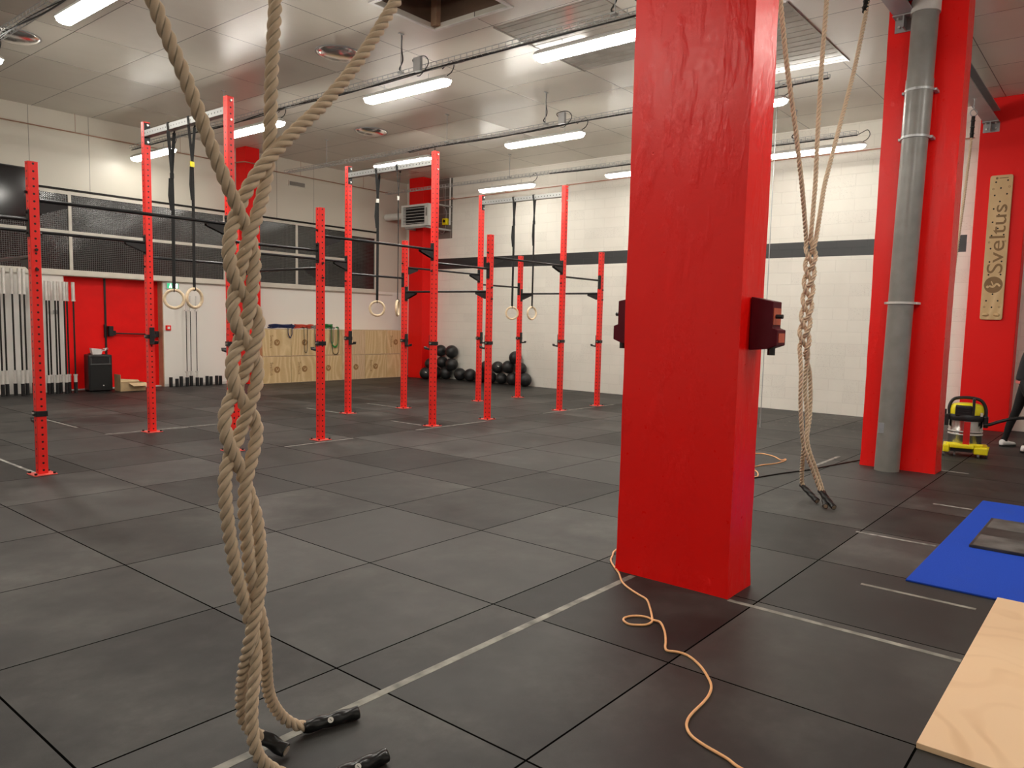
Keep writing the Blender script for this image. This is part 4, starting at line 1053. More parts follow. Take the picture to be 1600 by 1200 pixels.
# ================================================================== PLYO BOXES ALONG THE LEFT WALL
xs = [8.31, 9.03, 9.73, 10.43, 11.12, 11.81, 12.385]
def logo(parent, x, y, z, r, txt_dx):
    m = MB(); m.cyl((x, y, z), (x, y-.003, z), r, n=32); m.build('logo_disc', 'burn', parent)
    m = MB()
    m.cyl((x-r*.30, y-.003, z+r*.32), (x-r*.30, y-.0045, z+r*.32), r*.17, n=12)
    m.strip([(x-r*.25, y-.004, z+r*.05), (x-.0, y-.004, z-r*.35), (x+r*.3, y-.004, z-r*.1), (x+r*.5, y-.004, z+r*.35)], (0, 0, 1), r*.2, .002); m.build('logo_figure', 'boxply', parent)
    if txt_dx is not None:
        me = text_mesh('Sveltus', .105, .001); me.materials.append(M['burn'])
        o = bpy.data.objects.new('lettering', me); COL.objects.link(o); o.parent = parent
        o.location = Vector((x+txt_dx, y-.002, z+.17)) - parent_world(parent)
        o.rotation_euler = (PI/2, PI/2, 0)
names_ = ['leftmost', 'second from left', 'third from left', 'third from right', 'second from right', 'rightmost']
for r_ in (0, 1):
    for i in range(6):
        x0, x1 = xs[i]+.004, xs[i+1]-.004; z0 = .604*r_ + .003*r_; z1 = z0 + .600
        y1 = 9.45 + (.0 if r_ == 0 else random.uniform(-.006, .012))
        lab = '%s plywood jump box in the %s row' % (names_[i], 'top' if r_ else 'bottom')
        t = thing('plyo_box', lab, 'plyo box', ((x0+x1)/2, y1+.24, z0), 'plywood jump boxes in two rows')
        mt = 'boxply2' if (r_, i) in ((1, 3), (0, 3)) else 'boxply'
        m = MB(); m.box(x0, x1, y1, y1+.485, z0, z1); bx_ = m.build('box_body', mt, t, bevel=.003, seg=1, origin=(x0 + i*.1, y1 + r_*2.3, z0-i))
        # side panel edges
        m = MB(); m.box(x0, x1, y1-.0006, y1, z0, z0+.012); m.box(x0, x1, y1-.0006, y1, z1-.012, z1); m.build('panel_edge', 'boxply2', t)
        sh = {(0,0):(.0,1),(0,1):(.0,1),(0,2):(-.05,1),(0,3):(.06,None),(0,4):(-.02,1),(1,0):(0,1),(1,1):(0,None),(1,5):(0,1)}.get((r_, i))
        if sh: logo(t, (x0+x1)/2 + sh[0], y1-.001, z0+.30, .072, -.17 if sh[1] else None)
# ---- resistance bands on top of the boxes
def band(pts, w_, mat, label, per=6):
    m = MB(); m.strip(spline(pts, per), (.5, .6, .5), w_, .010); return tag(m.build('resistance_band', mat), label, 'resistance band', 'rubber bands heaped on the plywood boxes')
zt = 1.208
def heap(x0, x1, mat, label, seed, loops=3, w_=.03, hang=None, h=.07):
    rnd = random.Random(seed); pts = []
    for k in range(loops):
        N = 10
        for i in range(N):
            a = 2*PI*i/N; pts.append((((x0+x1)/2) + (x1-x0)/2*math.cos(a)*rnd.uniform(.75, 1), 9.56+.08*math.sin(a), zt+.022+h*k/loops+rnd.uniform(0, h*.5)))
    if hang:
        for hx, wd, zz in hang:
            pts += [(hx-wd, 9.50, zt+.05), (hx-wd, 9.435, zt+.02), (hx-wd, 9.425, (zt+zz)/2), (hx-wd*.8, 9.425, zz+.06), (hx, 9.425, zz), (hx+wd*.8, 9.425, zz+.06), (hx+wd, 9.425, (zt+zz)/2), (hx+wd, 9.435, zt+.02), (hx+wd, 9.50, zt+.06)]
    band(pts, w_, mat, label)
heap(8.50, 9.20, 'navy', 'dark navy band heaped at the left end of the plywood boxes', 1, 4, .028, [(8.99, .05, 1.02)])
heap(9.16, 9.70, 'redband', 'red-orange band heaped right of the navy one', 2, 3, .035)
heap(9.25, 9.62, 'blackcable', 'thin black band hanging in a long narrow loop below the red one', 3, 1, .012, [(9.40, .045, .67)])
heap(9.52, 9.82, 'greyband', 'grey band draped over the box edge left of the short upright', 4, 2, .04, [(9.70, .05, .80)])
heap(9.92, 10.22, 'green', 'green band piled and hanging right of the short upright', 5, 3, .05, [(10.20, .09, .80)], .10)
heap(9.98, 10.3, 'blackcable', 'thin black band hanging in a wide loop under the green one', 6, 1, .014, [(10.22, .10, .62)])
heap(10.02, 10.2, 'greyband', 'pale grey band hanging between the green one and the wide black loop', 8, 1, .025, [(10.12, .05, .88)])

# ================================================================== SLAM BALLS
B = [(12.28,8.52,.150,'at the left end of the left pile, on the floor'),(12.55,8.62,.146,'at the left edge of the left pile, second layer'),(12.73,8.44,.150,'topmost left of the left pile'),
 (12.73,8.04,.165,'largest, topmost right of the left pile'),(12.72,8.36,.150,'in the middle layer of the left pile, centre'),(12.68,8.00,.16,'in the middle layer of the left pile, right side'),
 (12.73,8.62,.152,'on the floor under the left pile, second from its left end'),(12.70,8.22,.165,'on the floor at the front centre of the left pile'),(12.73,7.74,.155,'on the floor between the piles, left one'),
 (12.73,7.39,.158,'on the floor between the piles, right one'),(12.74,7.06,.148,'on the floor behind the slim tall upright'),(12.72,6.70,.145,'on the floor at the left end of the right pile'),
 (12.73,6.36,.138,'small one on the floor in the right pile'),(12.73,6.02,.150,'on the floor in the middle of the right pile'),(12.70,5.60,.160,'on the floor at the right end of the right pile'),
 (12.72,6.84,.148,'second layer of the right pile, leftmost'),(12.72,6.46,.148,'second layer of the right pile, with a white print'),(12.72,6.12,.154,'second layer of the right pile, third from left'),
 (12.73,5.76,.146,'second layer of the right pile, rightmost'),(12.74,5.94,.153,'topmost of the right pile')]
Z = [.155,.42,.70,.70,.44,.42,.152,.165,.155,.158,.148,.145,.138,.150,.160,.43,.42,.43,.43,.70]
Z = [.155,.420,.700,.715,.420,.455,.152,.165,.155,.158,.148,.145,.138,.150,.160,.425,.415,.425,.440,.700]
# settle the upper balls so that they touch those below
S = [[x, y, z, r] for (x, y, r, _), z in zip(B, Z)]
floor_set = {0,6,7,8,9,10,11,12,13,14}
for it in range(400):
    for i in range(len(S)):
        for j in range(i+1, len(S)):
            a, b = S[i], S[j]; d = Vector(a[:3])-Vector(b[:3]); L = d.length; o = (a[3]+b[3]) - L
            if o > 0:
                d /= L
                wa = .5; wb = .5
                for q, s_, ww, idx in ((a, 1, wa, i), (b, -1, wb, j)):
                    q[0] += s_*d.x*o*ww; q[1] += s_*d.y*o*ww*.6
                    if idx not in floor_set: q[2] += s_*d.z*o*(1.0)
    for i, q in enumerate(S):
        q[0] = min(q[0], WX - q[3] - .001); q[0] = max(q[0], 12.5 if i > 1 else 12.2)
        if q[1] > 8.79 - q[3] and q[0] > 12.40 - q[3]: q[1] = 8.79 - q[3]
        if i in floor_set: q[2] = q[3]
        elif it < 300: q[2] -= .0002
for (x, y, r, lab), q in zip(B, S):
    m = MB(); c = (q[0], q[1], q[2]); m.sphere(c, q[3], 32, 18)
    o = m.build('slam_ball', 'ball', smooth='full', origin=c)
    o.rotation_euler = (random.uniform(0, 6), random.uniform(0, 6), random.uniform(0, 6))
    tag(o, 'black slam ball ' + lab, 'ball', 'slam balls piled by the block wall')
    if 'white print' in lab or 'left end of the left pile' in lab or 'behind the slim' in lab:
        nrm = (CAM - Vector(c)).normalized(); pp = Vector(c) + nrm*q[3]*.985
        k = MB(); s1 = nrm.cross(Vector((0, 0, 1))).normalized()
        k.strip([pp - s1*.03 + Vector((0, 0, .02)), pp + s1*.01 + Vector((0, 0, .03))], (0, 0, 1), .02, .004)
        pr = k.build('printed_mark', 'buckle', None); pr.parent = o; pr.matrix_parent_inverse = (Matrix.Translation(c) @ o.rotation_euler.to_matrix().to_4x4()).inverted()
# ================================================================== BARBELLS ALONG THE LEFT WALL
def barbell(x, y, L, label, sl, r=.029, shaft=.0145):
    t = thing('barbell', label, 'barbell', (x, y, 0), 'barbells stored upright along the left wall')
    m = MB(); m.cyl((x, y, sl+.01), (x, y, L-sl), shaft, n=10); m.build('shaft', 'shaft', t, smooth=True)
    for z0, z1, cz in ((.012, sl, sl), (L-sl, L, L-sl)):
        m = MB(); m.cyl((x, y, z0), (x, y, z1), r, n=16); m.build('sleeve', 'chrome', t, smooth=True)
        m = MB(); m.cyl((x, y, cz-.012), (x, y, cz+.012), .036, n=16); m.build('collar', 'chrome', t, smooth=True)
    return t
def holder(x, y, h=.20, label='', r=.034):
    m = MB(); m.lathe([(r, 0), (r, h), (r-.005, h), (r-.005, .012), (0.0000001, .012)], 16, (x, y, 0)); return tag(m.build('bar_holder_tube', 'plastic', smooth=True, origin=(x, y, 0)), label, 'barbell holder', 'black barbell holder tubes on the floor')
ordn = ['first', 'second', 'third', 'fourth', 'fifth', 'sixth', 'seventh', 'eighth', 'ninth', 'tenth']
k = 0
for i, x in enumerate((3.36, 3.50, 3.585, 3.72, 3.80, 3.885, 4.0, 4.075)):
    y = 9.62 + (.07 if i % 3 == 0 else (-.03 if i % 3 == 1 else .03))
    barbell(x, y, 2.20, 'long chrome-sleeved barbell, %s of the taller group left of the nearest upright' % ordn[i], .43)
    holder(x, y, .21, 'black holder tube under the %s long barbell' % ordn[i], .030)
for i, x in enumerate((4.13, 4.205, 4.275, 4.345, 4.415, 4.49, 4.56, 4.64)):
    y = 9.62 + (.05 if i % 2 == 0 else -.02)
    barbell(x, y, 2.01, 'shorter chrome-sleeved barbell, %s of the group between the nearest upright and the red door' % ordn[i], .33)
    holder(x, y, .20, 'black holder tube under the %s shorter barbell' % ordn[i], .030)
for i in range(11):
    x = 6.46 + i*.106; y = 9.74 + (.0 if i % 2 else .04)
    h = (.20, .17, .21, .19, .215, .18, .165, .20, .185, .20, .19)[i]
    holder(x, y, h, 'black holder tube by the white wall, %s from the red door' % (ordn+['eleventh'])[i])
    if i in (3, 4, 5):
        t = barbell(x, y, 1.86, 'thin light training bar, %s of three against the white wall' % ordn[i-3], .30, .019, .008)
# white board behind the first barbells
m = MB(); m.box(3.0, DX0-.03, WY-.03, WY, .0, 2.15); tag(m.build('white_wall_board', 'panel'), 'plain white board on the wall behind the standing barbells', 'board')
m = MB(); m.box(4.42, 4.50, WY-.05, WY-.031, 1.43, 1.50); tag(m.build('light_switch', 'galv', bevel=.004), 'small grey light switch plate behind the shorter barbells', 'switch')

# ================================================================== LOUDSPEAKER, PAPER, CARDBOARD BOX
sx0, sx1, sy0, sy1 = 4.86, 5.28, 9.60, 9.94
t = thing('loudspeaker', 'black loudspeaker cabinet standing on the floor in front of the red door', 'speaker', ((sx0+sx1)/2, (sy0+sy1)/2, 0))
m = MB(); m.prism([(sx0, sy0), (sx1, sy0), (sx1-.05, sy1), (sx0+.05, sy1)], 'z', .012, .69); m.build('cabinet', 'plastic', t, bevel=.022, seg=3)
m = MB(); m.box(sx0+.025, sx1-.025, sy0-.010, sy0-.001, .06, .50); m.build('grille', 'grille', t, bevel=.006)
m = MB()
V = [m.b.verts.new(p) for p in ((sx0+.04, sy0-.006, .64), (sx1-.04, sy0-.006, .64), (sx1-.04, sy0-.006, .52), (sx0+.04, sy0-.006, .52), (5.03, sy0+.05, .60), (5.11, sy0+.05, .60), (5.11, sy0+.05, .565), (5.03, sy0+.05, .565))]
for f in ((0,1,5,4),(1,2,6,5),(2,3,7,6),(3,0,4,7),(4,5,6,7)): m.b.faces.new([V[i] for i in f])
m.build('horn', 'wheel', t)
m = MB(); m.box(sx0+.03, sx1-.03, sy0-.02, sy0-.008, .505, .522); m.build('horn_lip', 'wheel', t)
m = MB(); m.cyl((5.11, sy0-.010, .115), (5.11, sy0-.014, .115), .012, n=14); m.build('round_badge', 'buckle', t)
for a in (sx0+.05, sx1-.05):
    m = MB(); m.cyl((a, sy0+.05, 0), (a, sy0+.05, .014), .018, n=10); m.build('foot', 'black', t)
    m = MB(); m.cyl((a, sy1-.06, 0), (a, sy1-.06, .014), .018, n=10); m.build('foot', 'black', t)
t = thing('paper_bag', 'small white open box and crumpled red-white packaging on top of the loudspeaker', 'packaging', (5.08, 9.74, .69))
m = MB(); m.prism([(4.98, .692), (5.13, .692), (5.16, .79), (4.96, .81)], 'y', 9.70, 9.80); m.build('white_carton', 'paper', t)
m = MB(); rr = random.Random(3)
base = [Vector((5.10+.02*i, 9.70+.03*(j % 2), .70+.0*j)) for i in range(9) for j in range(1)]
G = [[m.b.verts.new((5.08+.022*i, 9.70+.02*j, .70+.03*((i+j) % 2)+rr.uniform(0, .05)+.006*i)) for j in range(5)] for i in range(9)]
for i in range(8):
    for j in range(4): m.b.faces.new((G[i][j], G[i+1][j], G[i+1][j+1], G[i][j+1]))
o = m.build('crumpled_wrapper', 'paper', t); sm = o.modifiers.new('thick', 'SOLIDIFY'); sm.thickness = .003
m = MB(); m.tube(spline([(5.12, 9.71, .76), (5.16, 9.70, .79), (5.2, 9.72, .775), (5.24, 9.71, .80)], 4), .008, 6); m.build('red_print', 'redband', t, smooth=True)
m = MB(); m.tube(spline([(4.90, 9.72, .70), (4.93, 9.70, .715), (4.96, 9.73, .70), (4.93, 9.76, .70), (4.90, 9.72, .705)], 5), .006, 6); tag(m.build('coiled_cable', 'blackcable', smooth=True), 'little black cable coil on the left of the loudspeaker top', 'cable')
t = thing('cardboard_box', 'low open cardboard box with its flaps up on the floor beside the loudspeaker', 'box', (5.58, 9.55, 0))
x0, x1, y0, y1, h = 5.34, 5.80, 9.42, 9.68, .155
m = MB(); th = .006
m.box(x0, x1, y0, y0+th, 0, h); m.box(x0, x1, y1-th, y1, 0, h); m.box(x0, x0+th, y0+th, y1-th, 0, h); m.box(x1-th, x1, y0+th, y1-th, 0, h); m.box(x0+th, x1-th, y0+th, y1-th, 0, th)
m.build('carton', 'card', t)
m = MB(); m.prism([(x0, h), (x0+.004, h), (x0+.006, h+.16), (x0-.004, h+.16)], 'y', y0, y1)
m.build('flap', 'card', t)
m = MB(); V = [m.b.verts.new(p) for p in ((x0+.14, y0-.01, h), (x1, y0-.01, h), (x1+.03, y0-.12, h-.055), (x0+.19, y0-.12, h-.055))]; m.b.faces.new(V)
o = m.build('flap', 'cardlight', t); sm = o.modifiers.new('thick', 'SOLIDIFY'); sm.thickness = .004
m = MB(); V = [m.b.verts.new(p) for p in ((x0, y1-.004, h), (x1, y1-.004, h), (x1-.02, y1+.02, h+.03), (x0+.02, y1+.02, h+.07))]; m.b.faces.new(V)
o = m.build('flap', 'cardlight', t); sm = o.modifiers.new('thick', 'SOLIDIFY'); sm.thickness = .004

# ================================================================== WALL FITTINGS
t = thing('wall_tv', 'black flat television on the wall at the left edge of the view', 'television', (3.2, 9.80, 3.1))
m = MB(); m.box(2.56, 4.05, 9.79, 9.83, 3.08, 3.96); m.build('casing', 'plastic', t, bevel=.006)
m = MB(); m.box(2.58, 4.03, 9.784, 9.789, 3.11, 3.94); m.build('screen', 'screen', t)
m = MB(); m.box(3.1, 3.5, 9.831, 9.959, 3.35, 3.65); m.build('wall_bracket', 'black', t)
t = thing('emergency_exit_sign', 'small lit green exit sign on the white wall beside the red door', 'exit sign', (6.60, WY, 2.05))
m = MB(); m.box(6.48, 6.73, WY-.035, WY-.001, 1.99, 2.115); m.build('casing', 'white', t, bevel=.004)
m = MB(); m.box(6.49, 6.72, WY-.038, WY-.0355, 2.0, 2.105); m.build('green_panel', 'exit', t)
m = MB(); y = WY-.041
m.box(6.655, 6.70, y, y+.002, 2.01, 2.095); m.cyl((6.56, y, 2.087), (6.56, y+.002, 2.087), .009, n=10)
m.box(6.548, 6.572, y, y+.002, 2.045, 2.077); m.box(6.535, 6.550, y, y+.002, 2.012, 2.05); m.box(6.57, 6.585, y, y+.002, 2.012, 2.05); m.box(6.595, 6.640, y, y+.002, 2.046, 2.056)
m.prism([(6.625, 2.036), (6.648, 2.051), (6.625, 2.066)], 'y', y, y+.002); m.build('running_man_symbol', 'exitw', t)
t = thing('fire_alarm_button', 'small square red fire alarm button on the white wall by the door', 'alarm button', (6.50, WY, 1.2))
m = MB(); m.box(6.455, 6.555, WY-.04, WY-.001, 1.15, 1.25); m.build('casing', 'door', t, bevel=.006)
m = MB(); m.box(6.48, 6.53, WY-.043, WY-.0405, 1.175, 1.225); m.build('press_plate', 'buckle', t)
t = thing('wall_vent', 'small rectangular grey vent high on the cream cladding', 'vent', (9.53, WY, 4.5))
m = MB(); m.box(9.31, 9.76, WY-.02, WY-.001, 4.48, 4.60); m.build('frame', 'frame', t, bevel=.003)
m = MB(); m.box(9.335, 9.735, WY-.026, WY-.0205, 4.497, 4.583); m.build('slotted_grille', 'greyband', t)
m = MB(); m.tube([(2.0, WY-.06, 4.73), (7.9, WY-.06, 4.73)], .011, 8); m.tube([(8.45, WY-.06, 4.73), (12.3, WY-.06, 4.73)], .011, 8)
m.tube([(7.9, WY-.06, 4.73), (7.98, 9.53, 4.73), (8.40, 9.53, 4.73), (8.45, WY-.06, 4.73)], .011, 8)
for x in (3.0, 4.87, 6.8, 9.6, 11.4): m.cyl((x, WY-.06, 4.74), (x, WY-.06, CZ), .004, n=6)
tag(m.build('copper_pipe', 'copper', smooth=True), 'thin copper pipe running along the cream cladding below the ceiling', 'pipe')
m = MB(); m.tube([(12.80, 8.7, 4.52), (12.80, 3.0, 4.56), (12.80, -3.35, 4.56)], .010, 8)
for y in (8.2, 6.4, 4.6, 2.8, 1.0, -.8, -2.6): m.box(12.79, WX, y-.01, y+.01, 4.545, 4.57)
tag(m.build('thin_wall_pipe', 'orangestripe', smooth=True), 'thin orange-red pipe running along the far block wall above the black stripe', 'pipe')
# unit heater hung in the far corner
t = thing('unit_heater', 'white louvred unit heater hung high in the far corner by the red column', 'heater', (12.15, 8.7, 3.8))
hx0, hx1, hy0, hy1, hz0, hz1 = 12.03, 12.28, 8.22, 9.20, 3.80, 4.33
m = MB(); w2 = .05
m.box(hx0, hx1, hy0, hy0+w2*2.6, hz0, hz1); m.box(hx0, hx1, hy1-w2, hy1, hz0, hz1); m.box(hx0, hx1, hy0+w2*2.6, hy1-w2, hz0, hz0+w2); m.box(hx0, hx1, hy0+w2*2.6, hy1-w2, hz1-w2, hz1)
m.box(hx1-.05, hx1, hy0+w2*2.6, hy1-w2, hz0+w2, hz1-w2); m.build('casing', 'white', t)
m = MB(); m.box(hx0+.11, hx1-.051, hy0+w2*2.6+.002, hy1-w2-.002, hz0+w2+.002, hz1-w2-.002); m.build('dark_core', 'dark', t)
for i in range(6):
    z = hz0 + .085 + i*.072
    m = MB(); m.box(-.03, .03, -.39, .39, -.005, .005, Matrix.Translation((hx0+.045, (hy0+w2*2.6+hy1-w2)/2, z)) @ Matrix.Rotation(math.radians(-12), 4, 'Y')); m.build('louvre', 'white', t)
m = MB(); m.cyl((12.15, 9.20, 4.1), (12.15, 9.90, 4.1), .085, n=18); m.build('flue_pipe', 'white', t, smooth=True)
m = MB(); m.box(12.06, WX-.001, 8.30, 8.34, hz0-.05, hz0-.01); m.box(12.06, 12.39, 9.05, 9.09, hz0-.05, hz0-.01); m.box(12.06, 12.10, 8.34, 9.05, hz0-.04, hz0); m.box(12.2, WX-.001, 8.23, 8.26, hz1+.001, hz1+.03); m.build('wall_bracket', 'galv', t)
m = MB(); m.box(hx0-.004, hx0, hy0+.04, hy0+.09, hz1-.30, hz1-.10); m.build('control_strip', 'greyband', t)
t = thing('yellow_isolator_switch', 'small yellow isolator switch box on the bare block patch', 'switch', (WX, 8.45, 3.95))
m = MB(); m.box(WX-.08, WX-.001, 8.38, 8.54, 3.91, 4.07); m.build('casing', 'yellow', t, bevel=.008)
m = MB(); m.cyl((WX-.081, 8.46, 4.0), (WX-.10, 8.46, 4.0), .035, n=16); m.box(WX-.115, WX-.10, 8.452, 8.468, 3.965, 4.035); m.build('rotary_knob', 'black', t)
t = thing('conduit', 'white and grey conduits running down the bare block patch', 'conduit', (WX, 8.4, 3.9))
m = MB(); m.cyl((WX-.03, 8.31, 3.90), (WX-.03, 8.31, CZ), .022, n=10); m.build('white_conduit', 'white', t, smooth=True)
m = MB(); m.tube(spline([(WX-.02, 8.46, 4.07), (WX-.02, 8.47, 4.3), (WX-.02, 8.7, 4.45), (WX-.02, 8.9, 4.5)], 5), .010, 6); m.tube([(WX-.02, 8.5, 4.2), (WX-.02, 8.5, 4.9)], .010, 6)
m.tube(spline([(WX-.02, 8.46, 3.91), (WX-.03, 8.55, 3.7), (WX-.1, 8.7, 3.78)], 5), .009, 6); m.build('grey_cable', 'galv', t, smooth=True)
# ---- wooden peg board on the red wall column
bt, bb = 3.90, 1.72; bx = 12.58
t = thing('peg_board', 'tall wooden board engraved Sveltus on the red wall column', 'peg board', (bx, -3.79, bb))
th0, wdt = 0, .30
yc = -3.795
m = MB(); r = .03
poly = []
for cy_, cz_, a0 in ((yc+wdt/2-r, bb+r, 270), (yc+wdt/2-r, bt-r, 0), (yc-wdt/2+r, bt-r, 90), (yc-wdt/2+r, bb+r, 180)):
    for q in range(5):
        a = math.radians(a0+q*22.5); poly.append((cy_+r*math.cos(a), cz_+r*math.sin(a)))
m.prism(poly, 'x', bx-.04, bx-.001); m.build('board', 'boardwood', t, bevel=.004)
fx = bx-.0405
W2Z = lambda v: bt - (v-70)/(1150-70)*(bt-bb)       # crop row -> height
m = MB()
for (u, v) in ((-.07,120),(.085,112),(-.0,166),(-.085+.01,218),(.085,212),(0,265),(-.075,318),(.085,314),(0,364),(-.075,417),(.085,412),(0,465),(-.075,517),(.085,513),(0,565),(-.075,614),(.085,612),(0,662),(-.075,714),(.085,712),(0,761),(-.075,811),(.085,810),(0,957),(-.08,1007),(.075,1007),(0,1056)):
    z = W2Z(v); yy = yc - u
    m.cyl((fx+.001, yy, z), (fx-.0006, yy, z), .0125, n=12)
m.build('peg_holes', 'dark', t)
m = MB()
for (u, v) in ((-.10,170),(.11,160),(-.10,567),(.11,562),(-.10,1054),(.10,1054)):
    m.torus((fx, yc-u, W2Z(v)), (1, 0, 0), .012, .003, 16, 6)
m.build('screw_rings', 'burndark', t)
# lettering "Sveltus" reads bottom to top
me = text_mesh('Sveltus', .27, .001); me.materials.append(M['burndark'])
vs = [v.co for v in me.vertices]; w0, w1 = min(v.x for v in vs), max(v.x for v in vs); h0, h1 = min(v.y for v in vs), max(v.y for v in vs)
zs, ze = W2Z(800), W2Z(288); yl, yr = yc+.105, yc-.105
for v in me.vertices:
    x_, y_, z_ = v.co; a = (x_-w0)/(w1-w0); b_ = (y_-h0)/(h1-h0)
    v.co = Vector((fx - .0012 - (.0008 if z_ > 0 else -.0008) - bx, (yl + (yr-yl)*b_*1.0) - (-3.79) if False else (yl*(1-b_) + yr*b_) + 3.79, zs + (ze-zs)*a - bb))
# mirrored axes: baseline lies on the right-hand side, as in the photograph
for v in me.vertices:
    v.co.y = 2*(yc+3.79) - v.co.y
o = bpy.data.objects.new('engraved_lettering', me); COL.objects.link(o); o.parent = t
m = MB(); m.cyl((fx+.001, yc, W2Z(887)), (fx-.001, yc, W2Z(887)), .125, n=36); m.build('logo_disc', 'burndark', t)
m = MB(); zc_ = W2Z(887)
m.cyl((fx-.001, yc+.075, zc_-.03), (fx-.0028, yc+.075, zc_-.03), .020, n=12)
m.strip(spline([(fx-.002, yc+.055, zc_-.015), (fx-.002, yc+.0, zc_-.03), (fx-.002, yc-.045, zc_+.015), (fx-.002, yc-.09, zc_-.02)], 5), (0, 0, 1), .028, .0015)
m.strip([(fx-.002, yc+.03, zc_+.055), (fx-.002, yc-.005, zc_-.02)], (0, 1, 1), .016, .0015); m.build('logo_figure', 'boardwood', t)
m = MB(); zc_ = W2Z(92); m.cyl((fx, yc+.06, zc_), (fx-.001, yc+.06, zc_), .018, n=16); m.box(fx-.001, fx, yc-.09, yc+.03, zc_-.006, zc_+.006); m.build('small_mark', 'burndark', t)
m = MB()
for yy in (yc+.075, yc-.075): m.sphere((bx-.045, yy, W2Z(1112)), .045, 14, 8, (.5, 1, .6))
m.build('finger_holds', 'boardwood', t, smooth='full')

# ================================================================== WET AND DRY VACUUM CLEANER
vx, vy = 9.62, -4.02
t = thing('vacuum_cleaner', 'yellow, black and steel wheeled vacuum cleaner by the farther pillar', 'vacuum cleaner', (vx, vy, 0))
ang = math.radians(34)      # body axes: v = towards the camera, h = picture right
vv = Vector((math.cos(PI+.17), math.sin(PI+.17), 0)); hh = Vector((-vv.y, vv.x, 0)) * 1.0
if (hh.x*_r.x + hh.y*_r.y) < 0: hh = -hh
MV = Matrix(((hh.x, vv.x, 0, vx), (hh.y, vv.y, 0, vy), (0, 0, 1, 0), (0, 0, 0, 1)))
def ell(m, prof, sx, sy, n=36):
    R = []
    for r_, z in prof: R.append([m.b.verts.new(MV @ Vector((r_*sx*math.cos(2*PI*i/n), r_*sy*math.sin(2*PI*i/n), z))) for i in range(n)])
    for A, B_ in zip(R, R[1:]):
        for j in range(n): m.b.faces.new((A[j], A[(j+1)%n], B_[(j+1)%n], B_[j]))
    m.b.faces.new(R[0][::-1]); m.b.faces.new(R[-1]); return m
m = MB(); ell(m, [(.185, .13), (.185, .255), (.19, .262), (.19, .275), (.185, .282), (.185, .292), (.19, .30), (.19, .313), (.185, .32), (.185, .44)], 1, .92); m.build('steel_drum', 'vacsteel', t, smooth=True)
m = MB(); ell(m, [(.1925, .263), (.1925, .274)], 1, .92); ell(m, [(.1925, .301), (.1925, .312)], 1, .92); m.build('white_ribs', 'white', t)
m = MB()
m.box(.0, .07, .165, .1815, .13, .43, MV @ Matrix.Rotation(.12, 4, 'Z')); m.build('red_reflection_band', 'vacred', t)  # red reflection on the steel drum, painted as a strip
m = MB(); # yellow bumper base with a recess
def rb(m, x0, x1, y0, y1, z0, z1): m.box(x0, x1, y0, y1, z0, z1, MV)
rb(m, -.23, .25, -.18, .16, .055, .13); rb(m, -.23, -.16, .16, .235, .05, .14); rb(m, .10, .25, .16, .235, .045, .13); rb(m, -.16, .10, .16, .235, .105, .155); rb(m, -.20, .20, .12, .165, .13, .165)
m.build('yellow_base', 'yellow', t, bevel=.014, seg=3)
m = MB(); rb(m, -.15, .09, .161, .20, .062, .10); m.build('base_recess', 'plastic', t)
for a, b_ in ((-.22, .20), (.15, .22), (.24, .10), (-.20, -.17), (.20, -.18), (-.10, .17)):
    m = MB(); q = MV @ Vector((a, b_, 0)); m.cyl(q + Vector((0, 0, .026)) - hh*.012, q + Vector((0, 0, .026)) + hh*.012, .026, n=16); m.cyl(q + Vector((0, 0, .03)), q + Vector((0, 0, .06)), .012, n=8); m.build('castor', 'wheel', t, smooth=True)
m = MB(); ell(m, [(.198, .435), (.203, .445), (.203, .50), (.195, .51)], 1, .92); m.build('black_rim', 'plastic', t, smooth=True)
m = MB(); ell(m, [(.185, .508), (.186, .56), (.175, .61), (.150, .635), (.10, .645)], 1, .92); m.build('yellow_lid', 'yellow', t, smooth=True)
m = MB(); rb(m, -.125, .055, .02, .178, .49, .625); m.build('motor_cover', 'plastic', t, bevel=.018, seg=3)
m = MB()
for i in range(3): rb(m, -.10, .03, .178, .186, .535+.025*i, .545+.025*i)
m.build('cooling_ribs', 'black', t)
m = MB(); m.tube(spline([MV @ Vector(p) for p in ((-.185, .04, .50), (-.19, .03, .60), (-.15, .02, .685), (-.06, .02, .71), (.06, .02, .71), (.15, .02, .68), (.20, .02, .59), (.205, .04, .47), (.20, .06, .40))], 6), .020, 10); m.build('carrying_handle', 'plastic', t, smooth=True)
m = MB(); rb(m, .055, .085, -.02, .17, .49, .71); m.build('handle_post', 'plastic', t, bevel=.006)
for s_ in (-1, 1):
    m = MB(); a = .185*s_; rb(m, min(a, a+.05*s_), max(a, a+.05*s_), .02, .08, .36, .50); m.build('lid_clamp', 'plastic', t, bevel=.008)
m = MB(); rb(m, -.245, -.215, .02, .06, .46, .56); rb(m, -.235, -.19, .02, .06, .45, .48); m.build('cable_hook', 'plastic', t, bevel=.006)
m = MB(); rb(m, .145, .172, .10, .125, .50, .545); m.build('white_sticker', 'buckle', t)
hose = [MV @ Vector(p) for p in ((.20, .10, .40), (.25, .11, .41), (.34, .10, .45), (.48, .06, .495), (.62, .0, .51), (.80, -.07, .51), (.95, -.15, .56))]
m = MB(); pts = spline(hose, 14); rr_ = [.019 + .0018*(i % 2) for i in range(len(pts))]; m.tube(pts, rr_, 12); m.build('suction_hose', 'plastic', t, smooth=True)
HOSE_END = hose[-1]
m = MB(); m.tube(spline([(9.55, -3.72, .02), (9.62, -3.62, .012), (9.85, -3.58, .012), (10.1, -3.66, .012), (10.2, -3.72, .012)], 6), .012, 8); m.tube(spline([(9.55, -3.78, .02), (9.75, -3.60, .03), (9.95, -3.68, .012)], 6), .010, 8)
